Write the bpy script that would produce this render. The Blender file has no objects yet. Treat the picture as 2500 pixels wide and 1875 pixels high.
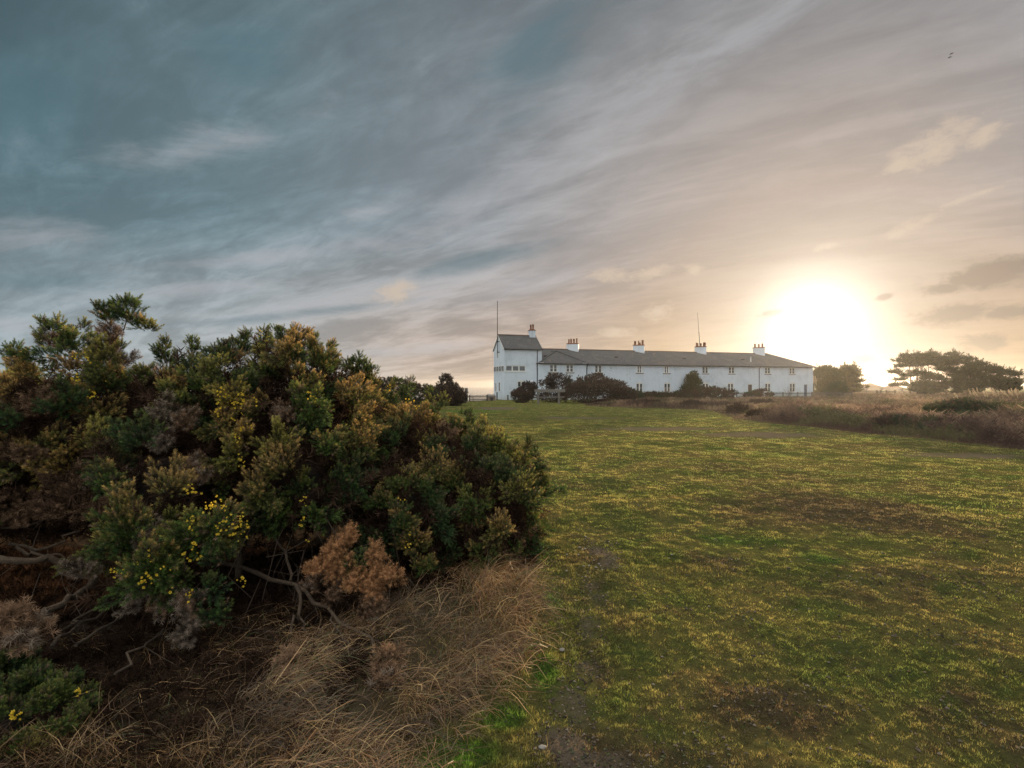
import bpy, math, random
import numpy as np
from math import sin, cos, pi, radians

random.seed(7)
rng = np.random.default_rng(11)
sc = bpy.context.scene
COL = sc.collection
EYE, F, HZ = 1.75, 1300.0, 940.0          # eye height; focal length and horizon in photo pixels (2500 wide)
SUN_AZ, SUN_EL = math.atan(742 / 1300), radians(5.5)
SUN = np.array([sin(SUN_AZ) * cos(SUN_EL), cos(SUN_AZ) * cos(SUN_EL), sin(SUN_EL)])


def at(x, y, Y):
    return np.array([(x - 1250) / F * Y, Y, EYE - (y - HZ) / F * Y])


def on_ground(x, y):
    Y = EYE * F / (y - HZ)
    return np.array([(x - 1250) / F * Y, Y])


# ------------------------------------------------------------------ noise
def vnoise(x, y, seed=0):
    xi, yi = np.floor(x).astype(np.int64), np.floor(y).astype(np.int64)
    fx, fy = x - xi, y - yi
    fx, fy = fx * fx * (3 - 2 * fx), fy * fy * (3 - 2 * fy)

    def h(a, b):
        n = (a * 374761393 + b * 668265263 + seed * 1442695041) & 0xFFFFFFFF
        n = ((n ^ (n >> 13)) * 1274126177) & 0xFFFFFFFF
        return ((n ^ (n >> 16)) & 0xFFFF) / 65535.0
    return (h(xi, yi) * (1 - fx) + h(xi + 1, yi) * fx) * (1 - fy) + (h(xi, yi + 1) * (1 - fx) + h(xi + 1, yi + 1) * fx) * fy


def fbm(x, y, seed=0, o=4):
    v, a, t = 0, 1.0, 0
    for k in range(o):
        v = v + a * vnoise(x * 2 ** k + 17.3 * k, y * 2 ** k - 9.1 * k, seed + k)
        t += a
        a *= .5
    return v / t


def smooth(a, b, x):
    t = np.clip((x - a) / (b - a), 0, 1)
    return t * t * (3 - 2 * t)


def in_poly(x, y, poly):
    c = np.zeros(x.shape, bool)
    n = len(poly)
    for i in range(n):
        x1, y1 = poly[i]
        x2, y2 = poly[(i + 1) % n]
        cond = (y1 > y) != (y2 > y)
        c ^= cond & (x < (x2 - x1) * (y - y1) / (y2 - y1 + 1e-12) + x1)
    return c


def poly_dist(x, y, poly):
    d = np.full(x.shape, 1e9)
    n = len(poly)
    for i in range(n):
        ax, ay = poly[i]
        bx, by = poly[(i + 1) % n]
        dx, dy = bx - ax, by - ay
        t = np.clip(((x - ax) * dx + (y - ay) * dy) / (dx * dx + dy * dy + 1e-9), 0, 1)
        d = np.minimum(d, np.hypot(x - ax - t * dx, y - ay - t * dy))
    return d


# zones on the ground (plan, metres)
HEATH = [tuple(on_ground(*p)) for p in ((1430, 986), (1520, 991), (1600, 994), (1690, 996), (1740, 1000), (1800, 1024), (1900, 1034),
                                        (2010, 1046), (2100, 1055), (2300, 1074), (2500, 1096))] + [(22, 11.5), (60, 10), (190, 60), (230, 330), (80, 210), (50, 87), (44, 81), (20, 73), (9, 66), (7.6, 58)]
BUSH = [(-7.5, 2.6), (-2.9, 2.5), (-2.1, 3.2), (-1.5, 3.5), (-.9, 4.2), (-.3, 4.7), (.15, 5.0), (.3, 5.6), (-.2, 6.6), (-1.6, 7.2), (-7.5, 7.2)]
LITTER = [tuple(on_ground(*p)) for p in ((1245, 1395), (1285, 1450), (1300, 1510), (1275, 1590), (1185, 1670), (1080, 1770), (1000, 1880))] + [(-.25, 1.9), (-4, 1.9), (-4, 3.4), (-2, 3.7), (-1, 4.4), (-.2, 5.0)]
BACKBANK = [(-13, 40), (-9.5, 40), (-7.2, 46), (-5.3, 52), (-5.0, 58), (-5.6, 62), (-20, 63), (-20, 40)]


def edge_y(x):
    return 66.5 + np.maximum(0, x + 4) * 8


def H(x, y):
    x, y = np.asarray(x, float), np.asarray(y, float)
    r = np.hypot(x, y)
    z = -.2 * smooth(15, 66, r) - .004 * np.maximum(0, r - 72)
    z = z + (fbm(x * .9, y * .9, 3, 3) - .5) * .10 * smooth(1.0, 3, r) * (1 - smooth(40, 90, r))
    z = z + (fbm(x * 5, y * 5, 9, 3) - .5) * .035 * (1 - smooth(14, 30, r))
    z = z + (fbm(x * 13, y * 13, 19, 2) - .5) * .022 * (1 - smooth(5, 11, r))
    z = z + (fbm(x * .18, y * .18, 23, 2) - .5) * .16 * smooth(8, 25, r) * (1 - smooth(50, 64, r))
    return z - 16 * smooth(0, 12, y - edge_y(x))


# ------------------------------------------------------------------ materials
def new_mat(name):
    m = bpy.data.materials.new(name)
    m.use_nodes = True
    nt = m.node_tree
    nt.nodes.clear()
    return m, nt


def N(nt, kind, **kw):
    n = nt.nodes.new('ShaderNode' + kind)
    for k, v in kw.items():
        if k in ('op',):
            n.operation = v
        elif k == 'ins':
            for i, val in v.items():
                if hasattr(val, 'is_output') or isinstance(val, bpy.types.NodeSocket):
                    nt.links.new(val, n.inputs[i])
                else:
                    n.inputs[i].default_value = val
        else:
            setattr(n, k, v)
    return n


def math_(nt, op, a, b=None, c=None, clamp=False):
    n = nt.nodes.new('ShaderNodeMath')
    n.operation = op
    n.use_clamp = clamp
    for i, v in enumerate((a, b, c)):
        if v is None:
            continue
        if isinstance(v, bpy.types.NodeSocket):
            nt.links.new(v, n.inputs[i])
        else:
            n.inputs[i].default_value = v
    return n.outputs[0]


def mapr(nt, v, a, b, c=0.0, d=1.0, smoothed=True):
    n = nt.nodes.new('ShaderNodeMapRange')
    n.interpolation_type = 'SMOOTHSTEP' if smoothed else 'LINEAR'
    nt.links.new(v, n.inputs[0])
    for i, q in enumerate((a, b, c, d)):
        n.inputs[i + 1].default_value = q
    return n.outputs[0]


def mixc(nt, f, a, b, blend='MIX'):
    n = nt.nodes.new('ShaderNodeMix')
    n.data_type = 'RGBA'
    n.blend_type = blend
    n.clamp_factor = True
    # colour sockets are inputs 6/7, factor 0, output 2
    for idx, v in ((0, f), (6, a), (7, b)):
        if isinstance(v, bpy.types.NodeSocket):
            nt.links.new(v, n.inputs[idx])
        else:
            n.inputs[idx].default_value = v if idx == 0 or len(v) == 4 else (*v, 1)
    return n.outputs[2]


def ramp(nt, fac, stops, interp='LINEAR'):
    n = nt.nodes.new('ShaderNodeValToRGB')
    n.color_ramp.interpolation = interp
    el = n.color_ramp.elements
    while len(el) < len(stops):
        el.new(.5)
    for e, (p, c) in zip(el, stops):
        e.position = p
    for e, (p, c) in zip(el, stops):
        e.color = (*c, 1) if len(c) == 3 else c
    if fac is not None:
        nt.links.new(fac, n.inputs[0])
    return n.outputs[0]


def noise(nt, vec, scale, detail=4, rough=.55, dist=0.0):
    n = nt.nodes.new('ShaderNodeTexNoise')
    nt.links.new(vec, n.inputs['Vector'])
    n.inputs['Scale'].default_value = scale
    n.inputs['Detail'].default_value = detail
    n.inputs['Roughness'].default_value = rough
    n.inputs['Distortion'].default_value = dist
    return n.outputs[0]


def pos(nt):
    return nt.nodes.new('ShaderNodeNewGeometry').outputs['Position']


def leaf_shader(nt, colour, trans=.35, gloss=.0):
    d = N(nt, 'BsdfDiffuse', ins={0: colour})
    t = N(nt, 'BsdfTranslucent', ins={0: colour})
    m = N(nt, 'MixShader', ins={0: trans})
    nt.links.new(d.outputs[0], m.inputs[1])
    nt.links.new(t.outputs[0], m.inputs[2])
    out = m.outputs[0]
    if gloss:
        g = N(nt, 'BsdfGlossy', ins={0: (1, 1, 1, 1), 1: .45})
        m2 = N(nt, 'MixShader', ins={0: gloss})
        nt.links.new(out, m2.inputs[1])
        nt.links.new(g.outputs[0], m2.inputs[2])
        out = m2.outputs[0]
    o = N(nt, 'OutputMaterial')
    nt.links.new(out, o.inputs[0])


def leaf_mat(name, trans=.35, gloss=.0):
    """foliage: colours come from the plant's own colour attribute"""
    m, nt = new_mat(name)
    a = N(nt, 'Attribute', attribute_name='Col')
    leaf_shader(nt, a.outputs[0], trans, gloss)
    return m


def solid(name, col, rough=.8, var=.25, scale=6.0, bump=.0, spec=.3, metal=0.0, bscale=30):
    m, nt = new_mat(name)
    p = pos(nt)
    f = noise(nt, p, scale, 5)
    c = mixc(nt, f, tuple(x * (1 - var) for x in col), tuple(min(1, x * (1 + var)) for x in col))
    b = N(nt, 'BsdfPrincipled')
    nt.links.new(c, b.inputs['Base Color'])
    b.inputs['Roughness'].default_value = rough
    b.inputs['Metallic'].default_value = metal
    b.inputs['Specular IOR Level'].default_value = spec
    if bump:
        bn = N(nt, 'Bump', ins={'Strength': bump, 'Distance': .02})
        nt.links.new(noise(nt, p, bscale, 4), bn.inputs['Height'])
        nt.links.new(bn.outputs[0], b.inputs['Normal'])
    o = N(nt, 'OutputMaterial')
    nt.links.new(b.outputs[0], o.inputs[0])
    return m


M = {}
M['gorse'] = leaf_mat('gorse_needles', .30, .03)
M['dead'] = leaf_mat('dead_needles', .25)
M['petal'] = leaf_mat('gorse_petals', .4)
M['straw'] = leaf_mat('dry_grass_blades', .30, .03)
M['heath'] = leaf_mat('heath_stems', .35)
M['pine'] = leaf_mat('pine_needles', .22)
M['leaf'] = leaf_mat('shrub_leaves', .30)
M['heart'] = solid('shade_core', (.016, .011, .008), .95, .5, 12, .8)
M['bark'] = solid('bark', (.13, .095, .062), .9, .4, 14, .6)
M['greybark'] = solid('weathered_bark', (.105, .074, .048), .95, .55, 35, 1.0, bscale=120)
M['twig'] = solid('bare_twigs', (.075, .052, .035), .9, .3, 8)
M['oldwood'] = solid('weathered_timber', (.17, .155, .135), .85, .35, 9, .4)
M['darkwood'] = solid('dark_timber', (.055, .05, .045), .85, .3, 9, .3)
M['terracotta'] = solid('terracotta', (.20, .075, .042), .85, .35, 7, .2)
M['ridge'] = solid('ridge_clay', (.12, .075, .055), .8, .3, 5)
M['cream'] = solid('cream_paint', (.66, .65, .59), .5, .08, 4)
M['whitepaint'] = solid('white_paint', (.72, .74, .76), .5, .06, 3)
M['sill'] = solid('sill_stone', (.16, .13, .105), .8, .25, 8)
M['iron'] = solid('black_iron', (.022, .022, .025), .55, .2, 6)
M['bluedoor'] = solid('blue_door_paint', (.075, .095, .145), .5, .12, 3)
M['browndoor'] = solid('brown_door_paint', (.07, .045, .035), .55, .2, 4)
M['curtain'] = solid('curtain', (.30, .22, .18), .9, .25, 5)
M['lead'] = solid('lead_flashing', (.42, .42, .42), .6, .2, 4)
M['gravelstone'] = solid('pebble_stone', (.23, .21, .18), .8, .35, 25, .3)
M['feather'] = solid('bird_feathers', (.05, .05, .05), .9, .2, 5)
M['redtile'] = solid('distant_tiles', (.17, .09, .06), .9, .2, 1)
M['brickred'] = solid('old_brick', (.22, .16, .12), .9, .35, 5, .4)
M['gardenwall'] = solid('flint_wall', (.075, .065, .055), .9, .5, 7, .6)


def glass_mat():
    m, nt = new_mat('window_glass')
    p = pos(nt)
    c = mixc(nt, noise(nt, p, 1.7, 2), (.035, .037, .042), (.10, .104, .112))
    b = N(nt, 'BsdfPrincipled')
    nt.links.new(c, b.inputs['Base Color'])
    b.inputs['Roughness'].default_value = .06
    b.inputs['Specular IOR Level'].default_value = .6
    nt.links.new(b.outputs[0], N(nt, 'OutputMaterial').inputs[0])
    return m


def wall_mat():
    """painted brick: white limewash with brick courses in relief, grime spots and green-grey weathering"""
    m, nt = new_mat('white_painted_brick')
    tc = N(nt, 'TexCoord').outputs['Object']
    sep = N(nt, 'SeparateXYZ')
    nt.links.new(tc, sep.inputs[0])
    cmb = N(nt, 'CombineXYZ')
    nt.links.new(math_(nt, 'ADD', sep.outputs[0], sep.outputs[1]), cmb.inputs[0])
    nt.links.new(sep.outputs[2], cmb.inputs[1])
    bk = N(nt, 'TexBrick')
    nt.links.new(cmb.outputs[0], bk.inputs['Vector'])
    bk.inputs['Scale'].default_value = 1.0
    bk.inputs['Brick Width'].default_value = .23
    bk.inputs['Row Height'].default_value = .075
    bk.inputs['Mortar Size'].default_value = .008
    bk.inputs['Color1'].default_value = (.66, .715, .765, 1)
    bk.inputs['Color2'].default_value = (.62, .67, .72, 1)
    bk.inputs['Mortar'].default_value = (.50, .55, .595, 1)
    big = noise(nt, tc, .7, 5, .6)
    c = mixc(nt, mapr(nt, big, .42, .75, 0, .6), bk.outputs[0], (.43, .48, .51))
    sv = N(nt, 'CombineXYZ')
    nt.links.new(math_(nt, 'MULTIPLY', math_(nt, 'ADD', sep.outputs[0], sep.outputs[1]), 1.8), sv.inputs[0])
    nt.links.new(math_(nt, 'MULTIPLY', sep.outputs[2], .22), sv.inputs[1])
    c = mixc(nt, mapr(nt, noise(nt, sv.outputs[0], 1.6, 6, .7), .52, .75, 0, .45), c, (.36, .39, .40))
    spots = noise(nt, tc, 2.4, 9, .75, .8)
    area = noise(nt, tc, .32, 2)
    k = math_(nt, 'MULTIPLY', mapr(nt, spots, .57, .66), mapr(nt, area, .50, .62))
    c = mixc(nt, k, c, (.24, .26, .22))
    low = mapr(nt, math_(nt, 'ADD', sep.outputs[2], math_(nt, 'MULTIPLY', big, 1.2)), .5, 1.5, .5, 0)
    c = mixc(nt, low, c, (.40, .42, .36))
    b = N(nt, 'BsdfPrincipled')
    nt.links.new(c, b.inputs['Base Color'])
    b.inputs['Roughness'].default_value = .75
    bn = N(nt, 'Bump', ins={'Strength': .35, 'Distance': .01})
    nt.links.new(bk.outputs['Fac'], bn.inputs['Height'])
    bn.invert = True
    nt.links.new(bn.outputs[0], b.inputs['Normal'])
    nt.links.new(b.outputs[0], N(nt, 'OutputMaterial').inputs[0])
    return m


def roof_mat():
    m, nt = new_mat('grey_slates')
    tc = N(nt, 'TexCoord').outputs['Object']
    sep = N(nt, 'SeparateXYZ')
    nt.links.new(tc, sep.inputs[0])
    cmb = N(nt, 'CombineXYZ')
    nt.links.new(sep.outputs[0], cmb.inputs[0])
    nt.links.new(math_(nt, 'MULTIPLY', sep.outputs[2], 2.3), cmb.inputs[1])
    bk = N(nt, 'TexBrick')
    nt.links.new(cmb.outputs[0], bk.inputs['Vector'])
    bk.inputs['Scale'].default_value = 1.0
    bk.inputs['Brick Width'].default_value = .30
    bk.inputs['Row Height'].default_value = .26
    bk.inputs['Mortar Size'].default_value = .022
    bk.inputs['Bias'].default_value = -.1
    bk.inputs['Color1'].default_value = (.040, .040, .041, 1)
    bk.inputs['Color2'].default_value = (.070, .069, .069, 1)
    bk.inputs['Mortar'].default_value = (.045, .043, .043, 1)
    n1 = noise(nt, tc, .9, 6, .65)
    c = mixc(nt, mapr(nt, n1, .45, .7, 0, .6), bk.outputs[0], (.098, .094, .082))
    l = math_(nt, 'MULTIPLY', mapr(nt, noise(nt, tc, 1.6, 6, .7), .60, .68), mapr(nt, noise(nt, tc, .22, 1), .48, .6))
    c = mixc(nt, l, c, (.30, .16, .05))
    b = N(nt, 'BsdfPrincipled')
    nt.links.new(c, b.inputs['Base Color'])
    b.inputs['Roughness'].default_value = .6
    b.inputs['Specular IOR Level'].default_value = .35
    bn = N(nt, 'Bump', ins={'Strength': .5, 'Distance': .02})
    nt.links.new(bk.outputs['Fac'], bn.inputs['Height'])
    bn.invert = True
    nt.links.new(bn.outputs[0], b.inputs['Normal'])
    nt.links.new(b.outputs[0], N(nt, 'OutputMaterial').inputs[0])
    return m


def on_turf(x, y, rx, ry, w):
    Y = EYE * F / (y - HZ)
    return ((x - 1250) / F * Y, Y, rx, ry, w)


WORN = [on_turf(2050, 1250, 1.6, 1.5, .16), on_turf(2250, 1420, 1.3, .8, .15), on_turf(1800, 1230, 1.2, .8, .10), on_turf(1455, 1390, .20, .9, .10), on_turf(1445, 1610, .14, .3, .09), on_turf(1420, 1830, .22, .2, .16),
        on_turf(1900, 1740, .5, .25, .14), on_turf(2350, 1750, .5, .4, .12), on_turf(1650, 1850, .6, .2, .12), on_turf(1750, 1370, .5, .4, .12), on_turf(2400, 1600, .5, .4, .10)]


FRESH = [on_turf(1130, 1830, .22, .16, .9), on_turf(1230, 1740, .16, .16, .9), on_turf(1330, 1640, .12, .3, .8), on_turf(1350, 1470, .12, .4, .7), on_turf(1330, 1350, .16, .6, .6), on_turf(1060, 1880, .3, .12, .8), on_turf(2000, 1480, .5, .35, .45), on_turf(1850, 990, 5, 3, .5), on_turf(1150, 1000, 4, 4, .6)]


def turf_colour(nt, p):
    """patchy colours of grazed turf: green grass, gold moss, brown bare thatch; shared by the soil sheet and the grass blades"""
    sep = N(nt, 'SeparateXYZ')
    nt.links.new(p, sep.inputs[0])
    flat = N(nt, 'CombineXYZ')
    nt.links.new(sep.outputs[0], flat.inputs[0])
    nt.links.new(sep.outputs[1], flat.inputs[1])
    v = flat.outputs[0]
    a = noise(nt, v, .30, 5, .62, .4)
    b_ = noise(nt, v, 1.1, 5, .65, .3)
    c_ = noise(nt, v, 4.5, 4, .7)
    green, gold, brown, lush = (.096, .120, .032), (.215, .185, .058), (.092, .066, .040), (.058, .122, .024)
    c = mixc(nt, mapr(nt, b_, .36, .66), green, gold)
    c = mixc(nt, mapr(nt, c_, .52, .70, 0, .75), c, (.150, .104, .048))
    k = math_(nt, 'ADD', math_(nt, 'MULTIPLY', a, .55), math_(nt, 'ADD', math_(nt, 'MULTIPLY', b_, .25), math_(nt, 'MULTIPLY', c_, .20)))
    worn = None
    for x, y, rx, ry, w in WORN:
        q = math_(nt, 'ADD', math_(nt, 'POWER', math_(nt, 'ABSOLUTE', math_(nt, 'DIVIDE', math_(nt, 'SUBTRACT', sep.outputs[0], x), rx)), 2), math_(nt, 'POWER', math_(nt, 'ABSOLUTE', math_(nt, 'DIVIDE', math_(nt, 'SUBTRACT', sep.outputs[1], y), ry)), 2))
        f = math_(nt, 'MULTIPLY', math_(nt, 'EXPONENT', math_(nt, 'MULTIPLY', q, -1)), w)
        worn = f if worn is None else math_(nt, 'MAXIMUM', worn, f)
    k = math_(nt, 'ADD', k, worn)
    c = mixc(nt, mapr(nt, k, .50, .66, 0, .85), c, brown)
    fresh = None
    for x, y, rx, ry, w in FRESH:
        q = math_(nt, 'ADD', math_(nt, 'POWER', math_(nt, 'ABSOLUTE', math_(nt, 'DIVIDE', math_(nt, 'SUBTRACT', sep.outputs[0], x), rx)), 2), math_(nt, 'POWER', math_(nt, 'ABSOLUTE', math_(nt, 'DIVIDE', math_(nt, 'SUBTRACT', sep.outputs[1], y), ry)), 2))
        f = math_(nt, 'MULTIPLY', math_(nt, 'EXPONENT', math_(nt, 'MULTIPLY', q, -1)), w)
        fresh = f if fresh is None else math_(nt, 'MAXIMUM', fresh, f)
    fresh = mapr(nt, math_(nt, 'ADD', fresh, math_(nt, 'MULTIPLY', math_(nt, 'SUBTRACT', b_, .5), .8)), .25, .75, 0, .85)
    c = mixc(nt, fresh, c, (.060, .145, .020))
    m_ = noise(nt, v, 16, 5, .75)
    c = mixc(nt, mapr(nt, m_, .44, .66, 0, .55), c, (.040, .030, .016))
    c = mixc(nt, mapr(nt, noise(nt, v, 9, 4, .7), .55, .72, 0, .6), c, (.080, .125, .026))
    c = mixc(nt, mapr(nt, noise(nt, v, .55, 4, .6, .5), .56, .72, 0, .75), c, lush)
    return c, v, c_


def ground_mat():
    m, nt = new_mat('turf_and_soil')
    p = pos(nt)
    c, v, fine = turf_colour(nt, p)
    # soil and thatch darkened as painted shade between the tufts, fading with distance
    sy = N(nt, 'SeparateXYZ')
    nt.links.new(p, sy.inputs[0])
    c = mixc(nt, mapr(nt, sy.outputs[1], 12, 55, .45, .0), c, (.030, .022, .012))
    z = N(nt, 'Attribute', attribute_name='Zone')
    zs = N(nt, 'SeparateColor')
    nt.links.new(z.outputs[0], zs.inputs[0])
    soil = mixc(nt, noise(nt, v, 14, 6, .7), (.025, .018, .012), (.09, .066, .044))
    heath = mixc(nt, noise(nt, v, 1.2, 5, .7), (.045, .030, .020), (.13, .085, .05))
    grav = mixc(nt, noise(nt, v, 30, 5, .75), (.050, .038, .026), (.200, .155, .115))
    c = mixc(nt, zs.outputs[1], c, heath)
    edge = math_(nt, 'ADD', zs.outputs[2], math_(nt, 'MULTIPLY', math_(nt, 'SUBTRACT', noise(nt, v, 2.2, 6, .7), .5), 1.3))
    c = mixc(nt, mapr(nt, edge, .42, .80, 0, .8), c, grav)
    c = mixc(nt, zs.outputs[0], c, soil)
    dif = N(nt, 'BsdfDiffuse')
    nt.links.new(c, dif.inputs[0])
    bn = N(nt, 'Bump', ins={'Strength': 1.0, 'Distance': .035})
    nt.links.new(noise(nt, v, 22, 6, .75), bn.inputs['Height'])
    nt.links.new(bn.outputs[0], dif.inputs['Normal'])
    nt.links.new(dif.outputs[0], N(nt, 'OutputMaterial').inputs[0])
    return m


def grass_mat():
    m, nt = new_mat('short_turf_blades')
    c, v, _ = turf_colour(nt, pos(nt))
    a = N(nt, 'Attribute', attribute_name='Col')
    c = mixc(nt, 1.0, c, a.outputs[0], 'MULTIPLY')
    leaf_shader(nt, c, .60)
    return m


def water_mat():
    m, nt = new_mat('sea_water')
    b = N(nt, 'BsdfPrincipled')
    b.inputs['Base Color'].default_value = (.10, .13, .14, 1)
    b.inputs['Roughness'].default_value = .12
    bn = N(nt, 'Bump', ins={'Strength': .25, 'Distance': .4})
    nt.links.new(noise(nt, pos(nt), .25, 4), bn.inputs['Height'])
    nt.links.new(bn.outputs[0], b.inputs['Normal'])
    nt.links.new(b.outputs[0], N(nt, 'OutputMaterial').inputs[0])
    return m


M['glass'], M['wall'], M['roof'], M['ground'], M['grass'], M['sea'] = glass_mat(), wall_mat(), roof_mat(), ground_mat(), grass_mat(), water_mat()


# ------------------------------------------------------------------ objects and meshes
def tag(o, label=None, cat=None, group=None, kind=None):
    for k, v in (('label', label), ('category', cat), ('group', group), ('kind', kind)):
        if v:
            o[k] = v
    return o


def empty(name, loc, rz=0.0, label=None, cat=None, group=None):
    o = bpy.data.objects.new(name, None)
    COL.objects.link(o)
    o.location = [float(v) for v in loc]
    o.rotation_euler = (0, 0, rz)
    o.empty_display_size = .3
    return tag(o, label, cat, group)


def link(name, me, mat, parent=None):
    o = bpy.data.objects.new(name, me)
    me.materials.append(mat)
    COL.objects.link(o)
    if parent is not None:
        o.parent = parent
    return o


def np_mesh(name, V, Fc, mat, parent=None, col=None, colname='Col', smooth_=False, rel=True):
    """V (n,3), Fc (m,k) -> one mesh object; world coordinates are made relative to the parent's base"""
    V = np.asarray(V, np.float32).copy()
    Fc = np.asarray(Fc, np.int32)
    if parent is not None and rel:
        V -= np.array(parent.location, np.float32)
    me = bpy.data.meshes.new(name)
    me.vertices.add(len(V))
    me.vertices.foreach_set('co', V.ravel())
    k = Fc.shape[1]
    me.loops.add(Fc.size)
    me.loops.foreach_set('vertex_index', Fc.ravel())
    me.polygons.add(len(Fc))
    me.polygons.foreach_set('loop_start', np.arange(0, Fc.size, k, dtype=np.int32))
    me.polygons.foreach_set('use_smooth', np.full(len(Fc), smooth_, bool))
    me.update(calc_edges=True)
    if col is not None:
        c = np.ones((len(V), 4), np.float32)
        c[:, :3] = col
        a = me.attributes.new(colname, 'FLOAT_COLOR', 'POINT')
        a.data.foreach_set('color', c.ravel())
    return link(name, me, mat, parent)


class MB:
    """collects boxes, prisms, tubes as one mesh"""
    def __init__(s):
        s.v, s.f, s.sm = [], [], []

    def add(s, vs, fs, sm=False):
        n = len(s.v)
        s.v += [tuple(float(c) for c in v) for v in vs]
        s.f += [tuple(i + n for i in f) for f in fs]
        s.sm += [sm] * len(fs)
        return s

    def box(s, a, b):
        (x0, y0, z0), (x1, y1, z1) = a, b
        vs = [(x0, y0, z0), (x1, y0, z0), (x1, y1, z0), (x0, y1, z0), (x0, y0, z1), (x1, y0, z1), (x1, y1, z1), (x0, y1, z1)]
        return s.add(vs, [(0, 3, 2, 1), (4, 5, 6, 7), (0, 1, 5, 4), (1, 2, 6, 5), (2, 3, 7, 6), (3, 0, 4, 7)])

    def obox(s, c, ax, ay, hx, hy, z0, z1):
        """box turned in plan: centre c, unit axes ax, ay, half sizes"""
        vs = []
        for z in (z0, z1):
            for i, j in ((-1, -1), (1, -1), (1, 1), (-1, 1)):
                vs.append((c[0] + ax[0] * hx * i + ay[0] * hy * j, c[1] + ax[1] * hx * i + ay[1] * hy * j, z))
        return s.add(vs, [(0, 3, 2, 1), (4, 5, 6, 7), (0, 1, 5, 4), (1, 2, 6, 5), (2, 3, 7, 6), (3, 0, 4, 7)])

    def slab(s, poly, t):
        """polygon in space (list of points) with a thickness t straight down"""
        n = len(poly)
        vs = list(poly) + [(p[0], p[1], p[2] - t) for p in poly]
        fs = [tuple(range(n)), tuple(range(2 * n - 1, n - 1, -1))] + [(i, n + i, n + (i + 1) % n, (i + 1) % n) for i in range(n)]
        return s.add(vs, fs)

    def tube(s, pts, rad, k=6, sm=True):
        pts = [np.array(p, float) for p in pts]
        if not hasattr(rad, '__len__'):
            rad = [rad] * len(pts)
        vs = []
        up = np.array([.13, .27, .95])
        for i, p in enumerate(pts):
            t = pts[min(i + 1, len(pts) - 1)] - pts[max(i - 1, 0)]
            t = t / (np.linalg.norm(t) + 1e-9)
            a = np.cross(t, up if abs(t @ up) < .95 else np.array([1, 0, 0]))
            a /= np.linalg.norm(a)
            b = np.cross(t, a)
            for j in range(k):
                w = 2 * pi * j / k
                vs.append(p + (a * cos(w) + b * sin(w)) * rad[i])
        fs = []
        for i in range(len(pts) - 1):
            for j in range(k):
                fs.append((i * k + j, i * k + (j + 1) % k, (i + 1) * k + (j + 1) % k, (i + 1) * k + j))
        fs.append(tuple(range(k)))
        fs.append(tuple(range((len(pts) - 1) * k + k - 1, (len(pts) - 1) * k - 1, -1)))
        return s.add(vs, fs, sm)

    def build(s, name, mat, parent=None, rel=False):
        me = bpy.data.meshes.new(name)
        v = s.v
        if rel and parent is not None:
            L = parent.location
            v = [(a - L[0], b - L[1], c - L[2]) for a, b, c in v]
        me.from_pydata(v, [], s.f)
        me.polygons.foreach_set('use_smooth', s.sm)
        me.update()
        return link(name, me, mat, parent)


def norm(a):
    return a / (np.linalg.norm(a, axis=-1, keepdims=True) + 1e-9)


def replicate(proto, P, D, S, base, tip, roll=None):
    """copies of a prototype (V, F, t) at P along D with scale S; colour runs from base to tip along t"""
    V, Fc, t = proto
    n = len(P)
    D = norm(D)
    ref = np.where(np.abs(D[:, 2:3]) < .9, np.array([[0, 0, 1.]]), np.array([[1., 0, 0]]))
    A = norm(np.cross(ref, D))
    B = np.cross(D, A)
    w = rng.uniform(0, 2 * pi, n) if roll is None else roll
    c, s_ = np.cos(w)[:, None], np.sin(w)[:, None]
    A, B = A * c + B * s_, B * c - A * s_
    S = np.broadcast_to(np.asarray(S, float), (n,))[:, None, None]
    W = (V[None, :, 0:1] * A[:, None] + V[None, :, 1:2] * B[:, None] + V[None, :, 2:3] * D[:, None]) * S + P[:, None]
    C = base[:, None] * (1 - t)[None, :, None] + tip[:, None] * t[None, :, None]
    FF = Fc[None] + (np.arange(n) * len(V))[:, None, None]
    return W.reshape(-1, 3), FF.reshape(-1, Fc.shape[1]), C.reshape(-1, 3)


class Soup:
    def __init__(s):
        s.V, s.F, s.C, s.n = [], [], [], 0

    def add(s, V, Fc, C):
        s.V.append(V)
        s.F.append(Fc + s.n)
        s.C.append(C)
        s.n += len(V)

    def build(s, name, mat, parent=None):
        return np_mesh(name, np.concatenate(s.V), np.concatenate(s.F), mat, parent, np.concatenate(s.C))


# ------------------------------------------------------------------ plant prototypes (unit length along z)
def shoot_proto(n=40, spread=.75, ln=.24, wid=.05, seed=1, stem=True, up=.8):
    r = np.random.default_rng(seed)
    V, Fc, T = [], [], []
    if stem:
        for k in range(3):
            a = 2 * pi * k / 3
            V += [(cos(a) * .022, sin(a) * .022, 0)]
            T += [0]
        V.append((0, 0, .95))
        T.append(.6)
        Fc += [(0, 1, 3), (1, 2, 3), (2, 0, 3)]
    for i in range(n):
        t = .12 + .88 * (i + r.uniform(0, .8)) / n
        a = i * 2.39996 + r.uniform(-.4, .4)
        tilt = spread * (1 - .55 * t) + r.uniform(-.15, .15)
        d = np.array([cos(a) * sin(tilt * 1.5), sin(a) * sin(tilt * 1.5), cos(tilt * 1.5) * up + .15])
        d /= np.linalg.norm(d)
        L = ln * (1.15 - .45 * t) * r.uniform(.7, 1.25)
        o = np.array([0, 0, t * .93])
        w = np.cross(d, r.normal(size=3))
        w = w / np.linalg.norm(w) * wid * .5
        k = len(V)
        V += [tuple(o + w), tuple(o - w), tuple(o + d * L)]
        T += [t * .8, t * .8, min(1, t + .2)]
        Fc.append((k, k + 1, k + 2))
    return np.array(V), np.array(Fc), np.array(T)


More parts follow.
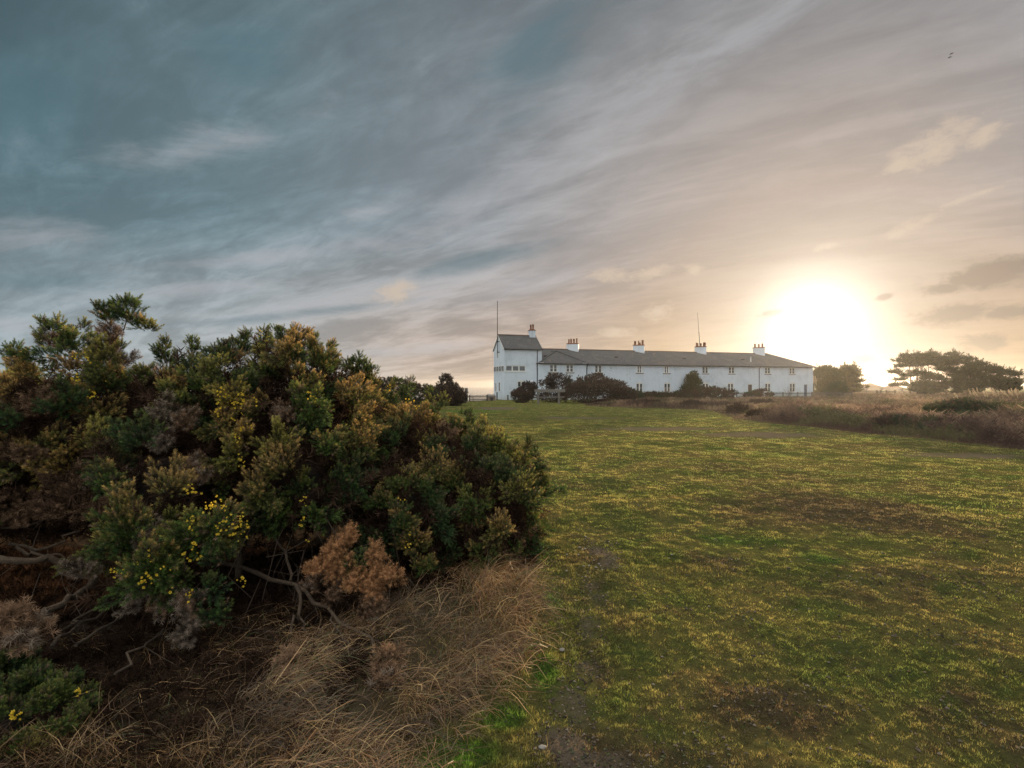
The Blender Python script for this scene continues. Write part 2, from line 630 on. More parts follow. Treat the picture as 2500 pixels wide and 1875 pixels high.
SHOOT = [shoot_proto(40, .95, .33, .056, s) for s in (1, 2, 3)]
SHOOT_LIVE = [(v_, f_, t_ ** 1.5) for v_, f_, t_ in SHOOT]
DEADSHOOT = [shoot_proto(30, 1.1, .44, .045, s, True, .6) for s in (4, 5)]
FARTUFT = [shoot_proto(13, 1.0, .55, .20, s, False) for s in (6, 7, 8)]
NEEDLE = [shoot_proto(15, .9, .6, .13, s, False) for s in (9, 10, 11)]


def petal_proto():
    V, Fc, T = [], [], []
    r = np.random.default_rng(3)
    for i in range(5):
        a = 2 * pi * i / 5
        d = np.array([cos(a) * .5, sin(a) * .5, .8])
        w = np.array([-sin(a), cos(a), 0]) * .3
        k = len(V)
        V += [(0, 0, 0), tuple(d * .55 + w), tuple(d), tuple(d * .55 - w)]
        T += [0, .6, 1, .6]
        Fc += [(k, k + 1, k + 2), (k, k + 2, k + 3)]
    return np.array(V), np.array(Fc), np.array(T)


PETAL = petal_proto()


def sph(n):
    return norm(rng.normal(size=(n, 3)))


def hull_points(ells, n, zmin, gap, open_below=-.55):
    """points on the outside of a union of ellipsoids, thinned to a spacing"""
    P, Nn = [], []
    tot = sum(r[0] * r[1] + r[1] * r[2] + r[0] * r[2] for c, r in ells)
    for i, (c, r) in enumerate(ells):
        c, r = np.array(c, float), np.array(r, float)
        m = int(n * (r[0] * r[1] + r[1] * r[2] + r[0] * r[2]) / tot)
        d = sph(m)
        p = c + d * r
        nn = norm(d / r)
        ok = (p[:, 2] > zmin) & (nn[:, 2] > open_below)
        for j, (c2, r2) in enumerate(ells):
            if j != i:
                ok &= ((((p - np.array(c2)) / np.array(r2)) ** 2).sum(1) > .90)
        P.append(p[ok])
        Nn.append(nn[ok])
    P, Nn = np.concatenate(P), np.concatenate(Nn)
    o = rng.permutation(len(P))
    P, Nn = P[o], Nn[o]
    keep = []
    cell = {}
    for i, p in enumerate(P):
        k = tuple((p // gap).astype(int))
        bad = False
        for a in (-1, 0, 1):
            for b in (-1, 0, 1):
                for c in (-1, 0, 1):
                    for j in cell.get((k[0] + a, k[1] + b, k[2] + c), ()):
                        if ((P[j] - p) ** 2).sum() < gap * gap:
                            bad = True
        if not bad:
            keep.append(i)
            cell.setdefault(k, []).append(i)
    return P[keep], Nn[keep]


PAL = {  # live tips brightened and bases darkened to paint in sun and shade
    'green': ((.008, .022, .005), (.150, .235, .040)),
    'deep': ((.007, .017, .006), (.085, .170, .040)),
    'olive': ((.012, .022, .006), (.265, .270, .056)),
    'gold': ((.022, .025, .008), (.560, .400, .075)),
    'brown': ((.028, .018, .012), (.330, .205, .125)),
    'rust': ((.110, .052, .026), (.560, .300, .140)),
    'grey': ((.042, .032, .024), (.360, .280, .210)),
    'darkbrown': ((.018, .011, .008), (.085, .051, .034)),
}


def gorse_clumps(centres, normals, kinds, R, per, length, soup_live, soup_dead, up=.35):
    for c, n, kd in zip(centres, normals, kinds):
        r = R * rng.uniform(.6, 1.35)
        m = int(per * (r / R) ** 1.8)
        dead = kd in ('brown', 'rust', 'grey', 'darkbrown')
        ns = max(3, int(rng.integers(7, 12) * min(1.0, r / .15)))
        sd = norm(sph(ns) * .85 + n * .8 + np.array([0, 0, .35]))
        sl_ = r * rng.uniform(.65, 1.40, ns)
        w_ = rng.choice(ns, m, p=sl_ / sl_.sum())
        t_ = rng.uniform(.12, 1.0, (m, 1)) ** .8
        rad_ = norm(np.cross(sd[w_], sph(m)))
        p = c - n * r * .45 + sd[w_] * t_ * sl_[w_][:, None] + rad_ * (rng.uniform(.0, .030, (m, 1)) + .16 * r * (1 - t_))
        ax = norm(sd[w_] * (.62 + .5 * t_) + rad_ * .85 * (1.1 - .7 * t_) + np.array([0, 0, up * .5]) + rng.normal(0, .17, (m, 3)))
        L = length * rng.uniform(.65, 1.3, m)
        b, t = (np.array(x) for x in PAL[kd])
        j = rng.uniform(.65, 1.35, (m, 1))
        mixk = rng.random((m, 1))
        tip = t * j
        if kd == 'rust':
            pass
        elif dead:
            t2 = np.array(PAL[('brown', 'grey', 'darkbrown')[rng.integers(0, 3)]][1])
            tip = np.where(mixk < .35, t2 * j, tip)
        else:
            # tan buds plus painted sunlight on the upper, outer ends of the sprays
            sunlit_bud = smooth(.52, 1.08, sd[w_][:, 2:3] * .45 + t_ * .55 + rng.uniform(-.25, .25, (m, 1)) + (.25 if kd in ('gold', 'olive') else 0))
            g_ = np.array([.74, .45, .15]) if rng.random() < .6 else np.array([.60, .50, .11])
            tip = tip * .85 + (g_ * j - tip * .85) * sunlit_bud * (.3 if R < .12 or kd == 'deep' else .85)
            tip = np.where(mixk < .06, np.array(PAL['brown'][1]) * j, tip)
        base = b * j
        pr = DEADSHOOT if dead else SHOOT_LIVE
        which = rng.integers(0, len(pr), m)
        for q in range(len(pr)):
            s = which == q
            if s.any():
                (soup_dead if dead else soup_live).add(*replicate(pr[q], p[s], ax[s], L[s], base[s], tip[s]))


# ------------------------------------------------------------------ the ground, the sea, the grass
def build_ground():
    rings = np.concatenate([[0.3, .8], np.geomspace(1.3, 30, 330), np.geomspace(30.5, 130, 150), np.geomspace(134, 3200, 50)])
    ang = np.concatenate([np.linspace(-60, 60, 720, endpoint=False), np.linspace(60, 300, 130, endpoint=False)])
    a = np.radians(ang)
    R, A = np.meshgrid(rings, a, indexing='ij')
    X, Y = R * np.sin(A), R * np.cos(A)
    Z = H(X, Y)
    zone = np.zeros((X.size, 3))
    x, y = X.ravel(), Y.ravel()
    near = np.hypot(x, y) < 420
    xs, ys = x[near], y[near]
    wob = (fbm(xs * 2.0, ys * 2.0, 41, 3) - .5)

    def soft(poly, w, wb):
        d = poly_dist(xs, ys, poly) * np.where(in_poly(xs, ys, poly), 1, -1)
        return smooth(-w, w, d + wob * wb)
    z = np.zeros((near.sum(), 3))
    z[:, 0] = np.maximum(soft(BUSH, .25, .5), soft(LITTER, .10, .35) * .85)
    z[:, 1] = np.maximum(soft(HEATH, .5, 1.2), soft(BACKBANK, .6, 1.2))
    grav = np.zeros(len(xs))
    for cx, cy, rx, ry, s in GRAVEL:
        grav = np.maximum(grav, .8 * s * np.exp(-(((xs - cx) / rx) ** 2 + ((ys - cy) / ry) ** 2)))
    z[:, 2] = grav
    zone[near] = z
    V = np.stack([x, y, Z.ravel()], 1)
    nr, na = R.shape
    i = np.arange(nr - 1)[:, None] * na
    j = np.arange(na)[None]
    j2 = (j + 1) % na
    Fq = np.stack([i + j, i + j2, i + na + j2, i + na + j], -1).reshape(-1, 4)[:, ::-1]
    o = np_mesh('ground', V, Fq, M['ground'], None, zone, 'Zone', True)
    tag(o, kind='structure')


g = on_ground
GRAVEL = []
for p, ry, rx, s in (((1215, 992), 3.4, 2.0, 1.5), ((1400, 1018), 1.5, 3.2, 1.1), ((1620, 1046), 1.3, 3.4, 1.3), ((1850, 1062), 1.1, 3.2, 1.15), ((2350, 1110), .9, 2.5, 1.0),
                     ((1470, 1355), .7, .20, .98), ((1455, 1450), .5, .15, .80), ((1440, 1530), .42, .15, .74), ((1425, 1620), .38, .15, .76), ((1395, 1720), .28, .16, .85), ((1375, 1820), .22, .18, 1.0), ((1440, 1870), .16, .3, .9), ((1900, 1690), .2, .35, .55), ((1820, 1500), .2, .25, .5), ((1760, 1370), .35, .4, .5), ((2250, 1560), .3, .45, .45)):
    c = g(*p)
    GRAVEL.append((c[0], c[1], rx, ry, s))
build_ground()
sea = MB()
sea.add([(-3200, 40, -13), (1500, 40, -13), (1500, 3400, -13), (-3200, 3400, -13)], [(0, 1, 2, 3)])
tag(sea.build('sea', M['sea']), kind='structure')


def lawn_mask(x, y):
    ok = ~in_poly(x, y, BUSH) & ~in_poly(x, y, HEATH) & ~in_poly(x, y, BACKBANK) & (y < edge_y(x))
    lit = in_poly(x, y, LITTER)
    return ok & (~lit | (rng.random(len(x)) < .12))


def build_grass():
    n = 1750000
    r = np.exp(rng.uniform(math.log(1.9), math.log(62), n))
    a = rng.uniform(radians(-58), radians(60), n)
    x, y = r * np.sin(a), r * np.cos(a)
    keep = lawn_mask(x, y)
    dens = fbm(x * 3.1, y * 3.1, 77, 4)
    grav = np.zeros(n)
    for cx, cy, rx, ry, s in GRAVEL:
        grav = np.maximum(grav, s * np.exp(-(((x - cx) / rx) ** 2 + ((y - cy) / ry) ** 2)))
    t1, t2, t3 = (vnoise(x * q, y * q, 5) * .6 + vnoise(x * q * 2.1, y * q * 2.1, 6) * .4 for q in (30, 11, 4))
    tuft = t1 * (1 - smooth(3.5, 7, r)) + t2 * smooth(3.5, 7, r) * (1 - smooth(10, 18, r)) + t3 * smooth(10, 18, r)
    grav = smooth(.22, .75, grav * (.15 + 1.6 * fbm(x * 7, y * 7, 44, 4)))
    keep &= (dens + rng.uniform(-.2, .2, n) > .33) & (rng.random(n) > grav) & (tuft + rng.uniform(-.22, .22, n) > .35)
    tuft = tuft[keep]
    x, y, r = x[keep], y[keep], r[keep]
    n = len(x)
    z = H(x, y)
    lush = smooth(.5, .7, fbm(x * .8 + 5, y * .8, 91, 3))
    near_edge = np.exp(-poly_dist(x, y, LITTER) / .30) * (y < 5.5)
    h = (.004 + .006 * rng.random(n) ** 2 + .009 * smooth(.4, .8, tuft) + .008 * lush + .022 * near_edge * rng.random(n)) * (1 + .02 * r)
    w = np.maximum(.0030, .0011 * r) * rng.uniform(.6, 1.4, n)
    yaw = rng.uniform(0, 2 * pi, n)
    lean = rng.normal(0, .9, n)
    la = rng.uniform(0, 2 * pi, n)
    ux, uy = np.cos(yaw) * w * .5, np.sin(yaw) * w * .5
    V = np.empty((n, 3, 3), np.float32)
    V[:, 0] = np.stack([x - ux, y - uy, z - .003], 1)
    V[:, 1] = np.stack([x + ux, y + uy, z - .003], 1)
    V[:, 2] = np.stack([x + np.cos(la) * lean * h, y + np.sin(la) * lean * h, z + h], 1)
    T = (np.arange(n) * 3)[:, None] + np.array([[0, 1, 2]])
    k = (1.7 + .45 * smooth(4, 14, r)) * (1 + (rng.uniform(.6, 1.45, n) - 1) * (1 - .6 * smooth(6, 20, r))) * (.65 + .75 * smooth(.35, .8, tuft))  # paints raking sun: brighter with distance and on tufts, darker between
    warm = vnoise(x * 9 + 3, y * 9, 14) + rng.uniform(-.35, .35, n) > .95 + .2 * smooth(6, 20, r)
    c = np.stack([k, k, k], 1)
    c[warm] *= np.array([1.3, 1.12, 1.1])
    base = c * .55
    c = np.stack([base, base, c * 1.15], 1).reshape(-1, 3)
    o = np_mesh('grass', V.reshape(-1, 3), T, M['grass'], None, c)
    tag(o, 'short grazed mossy turf covering the open common', 'grass', kind='stuff')


build_grass()


def build_crumbs():
    """gravel, dead moss and crumbs of earth lying on the worn patches, thinly on the rest of the turf"""
    n = 90000
    r = np.exp(rng.uniform(math.log(1.9), math.log(13), n))
    a = rng.uniform(radians(-44), radians(49), n)
    x, y = r * np.sin(a), r * np.cos(a)
    grav = np.zeros(n)
    for cx, cy, rx, ry, s in GRAVEL:
        grav = np.maximum(grav, s * np.exp(-(((x - cx) / rx) ** 2 + ((y - cy) / ry) ** 2)))
    for cx, cy, rx, ry, s in WORN:
        grav = np.maximum(grav, s * 3 * np.exp(-(((x - cx) / rx) ** 2 + ((y - cy) / ry) ** 2)))
    k = lawn_mask(x, y) & (rng.random(n) < .10 + .9 * smooth(.2, .6, grav * (.5 + fbm(x * 5, y * 5, 45, 3))))
    x, y, r = x[k], y[k], r[k]
    n = len(x)
    o = np.array([(1, 0, 0), (-.5, .87, 0), (-.5, -.87, 0), (0, 0, .7), (0, 0, -.5)])
    T = np.array([(0, 1, 3), (1, 2, 3), (2, 0, 3), (1, 0, 4), (2, 1, 4), (0, 2, 4)])
    sz = (.0015 + .0075 * rng.random(n) ** 2.5) * (1 + .14 * r)
    yaw = rng.uniform(0, 6.28, n)
    st = rng.uniform(.6, 1.6, n)
    px_, py_ = o[None, :, 0] * st[:, None], o[None, :, 1] / st[:, None]
    V = np.stack([(px_ * np.cos(yaw)[:, None] - py_ * np.sin(yaw)[:, None]) * sz[:, None] + x[:, None], (px_ * np.sin(yaw)[:, None] + py_ * np.cos(yaw)[:, None]) * sz[:, None] + y[:, None], o[None, :, 2] * sz[:, None] + (H(x, y) + sz * .35)[:, None]], -1)
    pal = np.array([(.12, .085, .055), (.20, .155, .11), (.05, .035, .022), (.09, .10, .03), (.17, .11, .05)])
    c = np.repeat((pal[rng.integers(0, 5, n)] * rng.uniform(.6, 1.25, (n, 1)))[:, None], 5, 1).reshape(-1, 3)
    o_ = np_mesh('soil_crumbs', V.reshape(-1, 3), (T[None] + (np.arange(n) * 5)[:, None, None]).reshape(-1, 3), M['straw'], None, c)
    tag(o_, 'loose earth, gravel and dead moss on the worn patches of the turf', 'gravel', kind='stuff')


build_crumbs()


def build_dry_grass():
    """long bleached grass flopping over in front of the gorse"""
    n = 85000
    x = rng.uniform(-3.6, .6, n)
    y = rng.uniform(1.9, 5.2, n)
    ins = in_poly(x, y, LITTER)
    d = poly_dist(x, y, LITTER)
    tus = fbm(x * 2.3, y * 2.3, 15, 3)
    shade = smooth(-1.9, -.5, x + .35 * (y - 3))
    keep = ins & (rng.random(n) < (.12 + 1.2 * smooth(.40, .62, tus)) * (.75 + .25 * shade)) & ~(in_poly(x, y, BUSH) & (rng.random(n) < .55))
    keep |= (~ins) & (d < .16) & (rng.random(n) < .18) & (y > 2.1)
    x, y, tus = x[keep], y[keep], tus[keep]
    n = len(x)
    # tussock mound: higher near (-.1, 4.2)
    mound = np.exp(-(((x + .12) / .65) ** 2 + ((y - 4.15) / .7) ** 2))
    z = H(x, y) + rng.uniform(0, .10, n) * (tus + mound) + mound * .06
    L = rng.uniform(.08, .34, n) * (.65 + .6 * tus + .35 * mound)
    flow = fbm(x * 1.3, y * 1.3, 33, 2) * 5.0 - 3.2
    yaw = flow + rng.normal(0, 1.0, n) + (rng.random(n) < .25) * rng.uniform(-3, 3, n)
    el = rng.uniform(.15, 1.15, n) * (.6 + .45 * mound)
    w = rng.uniform(.0010, .0030, n) * (1 + 1.1 * (rng.random(n) < .12))
    seg = 5
    V = np.empty((n, seg * 2 + 1, 3))
    px_, py_, pz_ = x.copy(), y.copy(), z.copy()
    dxy = np.stack([np.cos(yaw), np.sin(yaw)], 1)
    side = np.stack([-np.sin(yaw), np.cos(yaw)], 1) * w[:, None] * .5
    bend = rng.uniform(.05, .75, n) ** 1.3
    tw = rng.normal(0, .18, n)
    for s in range(seg + 1):
        if s == seg:
            V[:, seg * 2] = np.stack([px_, py_, pz_], 1)
        else:
            k = 1 - .12 * s
            V[:, 2 * s] = np.stack([px_ - side[:, 0] * k, py_ - side[:, 1] * k, pz_], 1)
            V[:, 2 * s + 1] = np.stack([px_ + side[:, 0] * k, py_ + side[:, 1] * k, pz_ + w * .3], 1)
        st = L / seg
        px_ = px_ + np.cos(yaw + tw * s) * np.cos(el) * st
        py_ = py_ + np.sin(yaw + tw * s) * np.cos(el) * st
        pz_ = np.maximum(pz_ + np.sin(el) * st, H(px_, py_) + .004)
        el = el - bend
    b = (np.arange(n) * (seg * 2 + 1))[:, None]
    T = []
    for s in range(seg - 1):
        q = 2 * s
        T += [b + np.array([[q, q + 1, q + 3]]), b + np.array([[q, q + 3, q + 2]])]
    q = 2 * (seg - 1)
    T.append(b + np.array([[q, q + 1, q + 2]]))
    pal = np.array([(.210, .120, .050), (.33, .200, .085), (.085, .048, .022), (.165, .082, .036), (.075, .088, .022), (.47, .32, .145)])
    c = pal[rng.choice(6, n, p=[.27, .2, .2, .16, .1, .07])] * rng.uniform(.6, 1.2, (n, 1)) * (.55 + .8 * smooth(.3, .65, fbm(x * 4, y * 4, 88, 3)))[:, None]
    c = np.repeat(c[:, None], seg * 2 + 1, 1).reshape(-1, 3)
    o = np_mesh('dry_grass', V.reshape(-1, 3), np.concatenate(T), M['straw'], None, c)
    tag(o, 'long bleached dry grass flopped over in front of the gorse', 'dry grass', kind='stuff')


build_dry_grass()


# ------------------------------------------------------------------ gorse thicket in the foreground
def pick_kinds(P, seed, dead=.22, gold=.18):
    a = fbm(P[:, 0] * 1.6 + P[:, 2], P[:, 1] * 1.6 + P[:, 2] * 1.7, seed, 2) + rng.uniform(-.12, .12, len(P))
    b = fbm(P[:, 0] * 1.9 - P[:, 2] * 1.3, P[:, 1] * 1.9 + P[:, 2], seed + 9, 2) + rng.uniform(-.12, .12, len(P))
    qa = np.quantile(a, 1 - dead)
    qb1, qb2, qb3 = np.quantile(b, (.3, .62, 1 - gold))
    out = []
    for i in range(len(P)):
        if a[i] > qa:
            out.append('brown' if rng.random() < .6 else 'grey')
        elif b[i] > qb3:
            out.append('gold')
        elif b[i] > qb2:
            out.append('olive')
        elif b[i] > qb1:
            out.append('green')
        else:
            out.append('deep')
    return out


def flowers(parent, spots, name='blossom'):
    s = Soup()
    for c, n, r, m in spots:
        m = int(m * 1.5)
        q = max(1, m // 4)
        dc = norm(sph(q) + np.array(n) * 1.1) * rng.uniform(.6, 1.15, (q, 1))
        d = dc[rng.integers(0, q, m)] * r + rng.normal(0, .013, (m, 3)) * np.array([1, 1, 1.5])
        p = np.array(c) + d
        d = norm(d + rng.normal(0, .02, (m, 3)))
        base = np.tile(np.array([[.50, .33, .02]]), (m, 1)) * rng.uniform(.8, 1.2, (m, 1))
        tip = np.tile(np.array([[.86, .66, .09]]), (m, 1)) * rng.uniform(.75, 1.1, (m, 1))
        s.add(*replicate(PETAL, p, d, rng.uniform(.008, .021, m), base, tip))
    return s.build(name, M['petal'], parent)


def branch(parent, pts, r0, r1, name='branch', mat='greybark', k=6, wob=.012, twigs=0):
    pts = [np.array(p, float) for p in pts]
    out = [pts[0]]
    for a, b in zip(pts[:-1], pts[1:]):
        for t in (.33, .67, 1):
            out.append(a + (b - a) * t + rng.normal(0, wob if t < 1 else wob * .3, 3))
    rad = np.linspace(r0, r1, len(out))
    rad = rad * rng.uniform(.88, 1.12, len(out))
    mb = MB().tube(out, list(rad), k)
    for i in range(twigs):
        a = out[int(rng.integers(1, len(out)))]
        d = norm(rng.normal(0, 1, 3) + np.array([.2, -.5, -.4]))
        L = rng.uniform(.05, .22)
        b = a + d * L * .5 + rng.normal(0, .015, 3)
        mb.tube([a, b, b + norm(d + rng.normal(0, .5, 3)) * L * .5], [.0045, .003, .0015], 3)
    return mb.build(name, M[mat], parent, True)


def inner_fill(ells, n, soup, zmin, kd='darkbrown', L=.20):
    """dry inner sprays that close the heart of the bush"""
    P = []
    for c, r in ells:
        m = int(n * np.prod(r) / sum(np.prod(q) for _, q in ells))
        d = sph(m) * rng.uniform(.3, .95, (m, 1)) ** .5
        p = np.array(c) + d * np.array(r)
        P.append(p[p[:, 2] > zmin])
    P = np.concatenate(P)
    m = len(P)
    b, t = (np.tile(np.array(x), (m, 1)) * rng.uniform(.6, 1.2, (m, 1)) for x in PAL[kd])
    soup.add(*replicate(DEADSHOOT[0], P, sph(m) + np.array([0, 0, .3]), rng.uniform(.7, 1.4, m) * L, b, t))


def gorse(name, label, ells, base_pt, zmin, gap, R, per, length, seed, dead=.22, gold=.18, extra=(), fill=900, flw=(), cat='gorse bush', group=None, hard=20000):
    root = empty(name, base_pt, 0, label, cat, group)
    P, Nn = hull_points(ells, hard, zmin, gap)
    P = P + Nn * rng.uniform(-.26, .15, (len(P), 1)) * (R / .2)
    kinds = ['green' if k == 'gold' and p[2] < 1.05 else k for k, p in zip(pick_kinds(P, seed, dead, gold), P)]
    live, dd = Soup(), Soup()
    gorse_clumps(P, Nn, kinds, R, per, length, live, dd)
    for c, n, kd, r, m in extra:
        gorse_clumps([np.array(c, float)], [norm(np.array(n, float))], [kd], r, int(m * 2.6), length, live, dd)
    if fill:
        inner_fill(ells, fill, dd, zmin * .6)
    core = MB()  # added opaque core, near black to stand in for shade in the gaps
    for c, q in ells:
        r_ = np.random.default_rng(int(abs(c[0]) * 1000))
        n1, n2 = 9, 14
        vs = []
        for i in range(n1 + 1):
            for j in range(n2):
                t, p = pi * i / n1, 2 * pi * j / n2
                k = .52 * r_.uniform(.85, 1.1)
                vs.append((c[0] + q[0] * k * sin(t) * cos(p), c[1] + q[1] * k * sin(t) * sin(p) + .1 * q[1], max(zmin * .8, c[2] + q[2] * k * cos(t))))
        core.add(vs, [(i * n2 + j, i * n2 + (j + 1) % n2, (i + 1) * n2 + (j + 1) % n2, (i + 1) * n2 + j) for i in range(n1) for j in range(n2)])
    core.build('shade_core', M['heart'], root, True)
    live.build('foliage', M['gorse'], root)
    dd.build('dead_foliage', M['dead'], root)
    if flw:
        flowers(root, flw)
    return root


A_ELL = [((-5.7, 5.3, 1.05), (1.2, 1.3, .80)), ((-3.95, 5.0, 1.08), (1.15, 1.15, .80)), ((-2.95, 5.2, 1.12), (.9, 1.05, .84)), ((-2.3, 5.4, 1.18), (.70, 1.05, .93)), ((-1.85, 5.6, 1.05), (.55, .9, .84)),
         ((-2.9, 4.3, .92), (.75, .5, .48)), ((-1.95, 4.6, .85), (.70, .5, .52)), ((-4.3, 4.1, .92), (.7, .5, .52)), ((-2.47, 3.75, .56), (.34, .33, .40))]
up_v = (0, -.2, 1)
A_EXTRA = []
# the two sprouts above the left end, leggy brown below and green on top
for cx, cy, Y, kd, r, m in ((130, 800, 4.75, 'green', .15, 70), (165, 815, 4.75, 'deep', .13, 50), (120, 830, 4.75, 'brown', .12, 50), (170, 850, 4.75, 'brown', .12, 40), (95, 790, 4.8, 'deep', .09, 25),
                            (300, 770, 4.85, 'deep', .17, 80), (340, 790, 4.85, 'green', .15, 60), (265, 780, 4.85, 'green', .14, 50), (310, 745, 4.85, 'green', .09, 30), (245, 760, 4.8, 'deep', .08, 22), (360, 805, 4.85, 'olive', .09, 25),
                            (280, 815, 4.85, 'brown', .13, 50), (260, 840, 4.85, 'brown', .13, 45), (240, 860, 4.85, 'rust', .10, 30)):
    A_EXTRA.append((at(cx, cy, Y), up_v, kd, r, m))
# spiky leaders along the top
for cx, cy, Y in ((40, 850, 4.7), (400, 845, 5.0), (470, 835, 5.1), (560, 845, 5.3), (600, 815, 5.4), (640, 805, 5.5), (680, 808, 5.5), (722, 812, 5.6), (770, 830, 5.7), (800, 850, 5.7), (855, 885, 5.8), (878, 872, 5.8), (895, 895, 5.8), (905, 905, 5.8)):
    for k in range(4):
        A_EXTRA.append((at(cx + rng.uniform(-10, 10), cy + 14 * k, Y), up_v, random.choice(('green', 'green', 'deep', 'olive')), .055 + .02 * k, 9 + 6 * k))
# gold-flushed sprays, brightened as painted sun, and brown ones on the bush face
for cx, cy, Y, kd, r, m in ((560, 965, 4.35, 'gold', .14, 90), (520, 905, 4.4, 'olive', .16, 80), (590, 1070, 4.2, 'gold', .13, 80), (560, 1120, 4.15, 'olive', .14, 60), (700, 870, 4.7, 'olive', .2, 90), (240, 890, 4.3, 'olive', .17, 80), (140, 870, 4.3, 'green', .2, 80),
                            (690, 1160, 4.15, 'olive', .18, 90), (880, 1060, 4.6, 'olive', .2, 90), (860, 1130, 4.6, 'green', .2, 90), (480, 1150, 4.0, 'brown', .15, 70), (400, 1010, 4.1, 'grey', .15, 70), (380, 1080, 4.1, 'grey', .15, 70),
                            (270, 1180, 4.0, 'grey', .17, 80), (90, 1000, 4.1, 'brown', .2, 90), (60, 1130, 4.0, 'brown', .18, 80), (230, 1260, 3.9, 'brown', .14, 60), (360, 1290, 3.7, 'grey', .14, 60), (200, 1400, 3.6, 'grey', .12, 45),
                            (760, 1000, 4.55, 'green', .18, 80), (540, 1300, 4.2, 'darkbrown', .15, 60), (690, 1010, 4.5, 'brown', .1, 40),
                            (400, 1340, 3.55, 'green', .16, 80), (470, 1320, 3.5, 'green', .16, 80), (520, 1290, 3.5, 'green', .13, 60), (540, 1370, 3.5, 'deep', .13, 55), (350, 1400, 3.5, 'green', .14, 60), (430, 1420, 3.45, 'green', .15, 70), (310, 1330, 3.6, 'deep', .12, 45), (510, 1440, 3.45, 'deep', .12, 40),
                            (400, 1480, 3.4, 'brown', .12, 45), (460, 1500, 3.4, 'grey', .12, 45), (340, 1470, 3.45, 'grey', .1, 35), (450, 1550, 3.4, 'grey', .09, 25), (530, 1510, 3.45, 'deep', .1, 30)):
    A_EXTRA.append((at(cx, cy, Y), (0, -1, .25), kd, r, m))
FLW_A = [(at(545, 965, 4.2), (.6, -.6, .2), .07, 12), (at(595, 975, 4.2), (.6, -.6, .2), .07, 14), (at(575, 1000, 4.2), (.6, -.6, 0), .06, 9), (at(540, 1010, 4.15), (.3, -.8, 0), .05, 6), (at(590, 1140, 4.05), (.5, -.7, .2), .06, 6),
         (at(770, 965, 4.55), (.2, -.9, .2), .06, 12), (at(590, 1045, 4.05), (.5, -.7, .2), .09, 9), (at(200, 900, 4.1), (.3, -.8, .3), .12, 12), (at(250, 950, 4.1), (.3, -.8, .3), .12, 8), (at(640, 828, 5.2), (.3, -.8, .5), .1, 6),
         (at(480, 1215, 3.4), (.1, -.7, .5), .07, 12), (at(535, 1250, 3.35), (.3, -.7, .5), .08, 16), (at(560, 1300, 3.35), (.6, -.7, .3), .10, 26), (at(500, 1290, 3.3), (.1, -.8, .4), .10, 10), (at(470, 1350, 3.3), (0, -.9, .2), .13, 12),
         (at(400, 1400, 3.3), (-.1, -.9, .2), .14, 14), (at(320, 1410, 3.35), (-.3, -.9, .2), .1, 7), (at(590, 1420, 3.35), (.6, -.7, .1), .06, 5), (at(420, 1440, 3.3), (0, -.9, .1), .12, 9), (at(740, 1280, 4.1), (.2, -.9, .2), .15, 10)]
main = gorse('gorse_bush', 'big dark gorse thicket with yellow flowers and two tall sprouts, filling the left foreground', A_ELL, (-3.2, 4.9, 0), .48, .26, .19, 235, .060, 5, .11, .10, A_EXTRA, 6500, FLW_A, hard=26000)
B_ELL = [((-1.15, 6.0, .58), (.76, .95, .80)), ((-.48, 5.85, .48), (.60, .8, .62)), ((-.06, 5.6, .42), (.33, .6, .50)), ((-1.0, 5.0, .50), (.42, .45, .5)), ((-.4, 5.2, .42), (.5, .4, .45))]
B_EXTRA = []
for cx, cy, Y in ((960, 935, 6.3), (1010, 930, 6.3), (1050, 960, 6.2), (1075, 975, 6.2), (1120, 1010, 6.0), (1150, 1015, 6.0), (1180, 1040, 5.9), (1225, 1075, 5.7), (1260, 1082, 5.6), (1282, 1082, 5.5), (1315, 1100, 5.4), (1335, 1150, 5.4)):
    for k in range(4):
        B_EXTRA.append((at(cx + rng.uniform(-10, 10) - 4 * k, cy + 16 * k, Y), up_v, random.choice(('green', 'deep', 'olive')), .055 + .022 * k, 9 + 7 * k))
for cx, cy, Y, kd, r, m in ((1180, 1330, 4.95, 'darkbrown', .16, 60), (1240, 1350, 5.0, 'brown', .13, 50), (1210, 1300, 5.0, 'brown', .13, 50), (1010, 1330, 4.5, 'olive', .16, 80), (1030, 1400, 4.4, 'green', .14, 60), (990, 1270, 4.5, 'olive', .17, 80), (1150, 1240, 4.9, 'green', .17, 80), (1060, 1150, 5.0, 'olive', .2, 90), (1270, 1200, 5.0, 'olive', .17, 80), (940, 1230, 4.6, 'green', .16, 70)):
    B_EXTRA.append((at(cx, cy, Y), (.1, -1, .3), kd, r, m))
right_bush = gorse('gorse_bush', 'rounded green gorse at the right end of the thicket, sloping down to the turf', B_ELL, (-.6, 5.8, 0), .10, .245, .18, 220, .058, 8, .07, .14, B_EXTRA, 3500,
                   [(at(1000, 985, 5.6), (.2, -.6, .6), .09, 8), (at(985, 1225, 4.4), (.1, -.9, .2), .03, 2), (at(1020, 1290, 4.3), (.1, -.9, .2), .12, 7), (at(960, 960, 5.8), (.2, -.6, .6), .08, 5)], hard=14000)
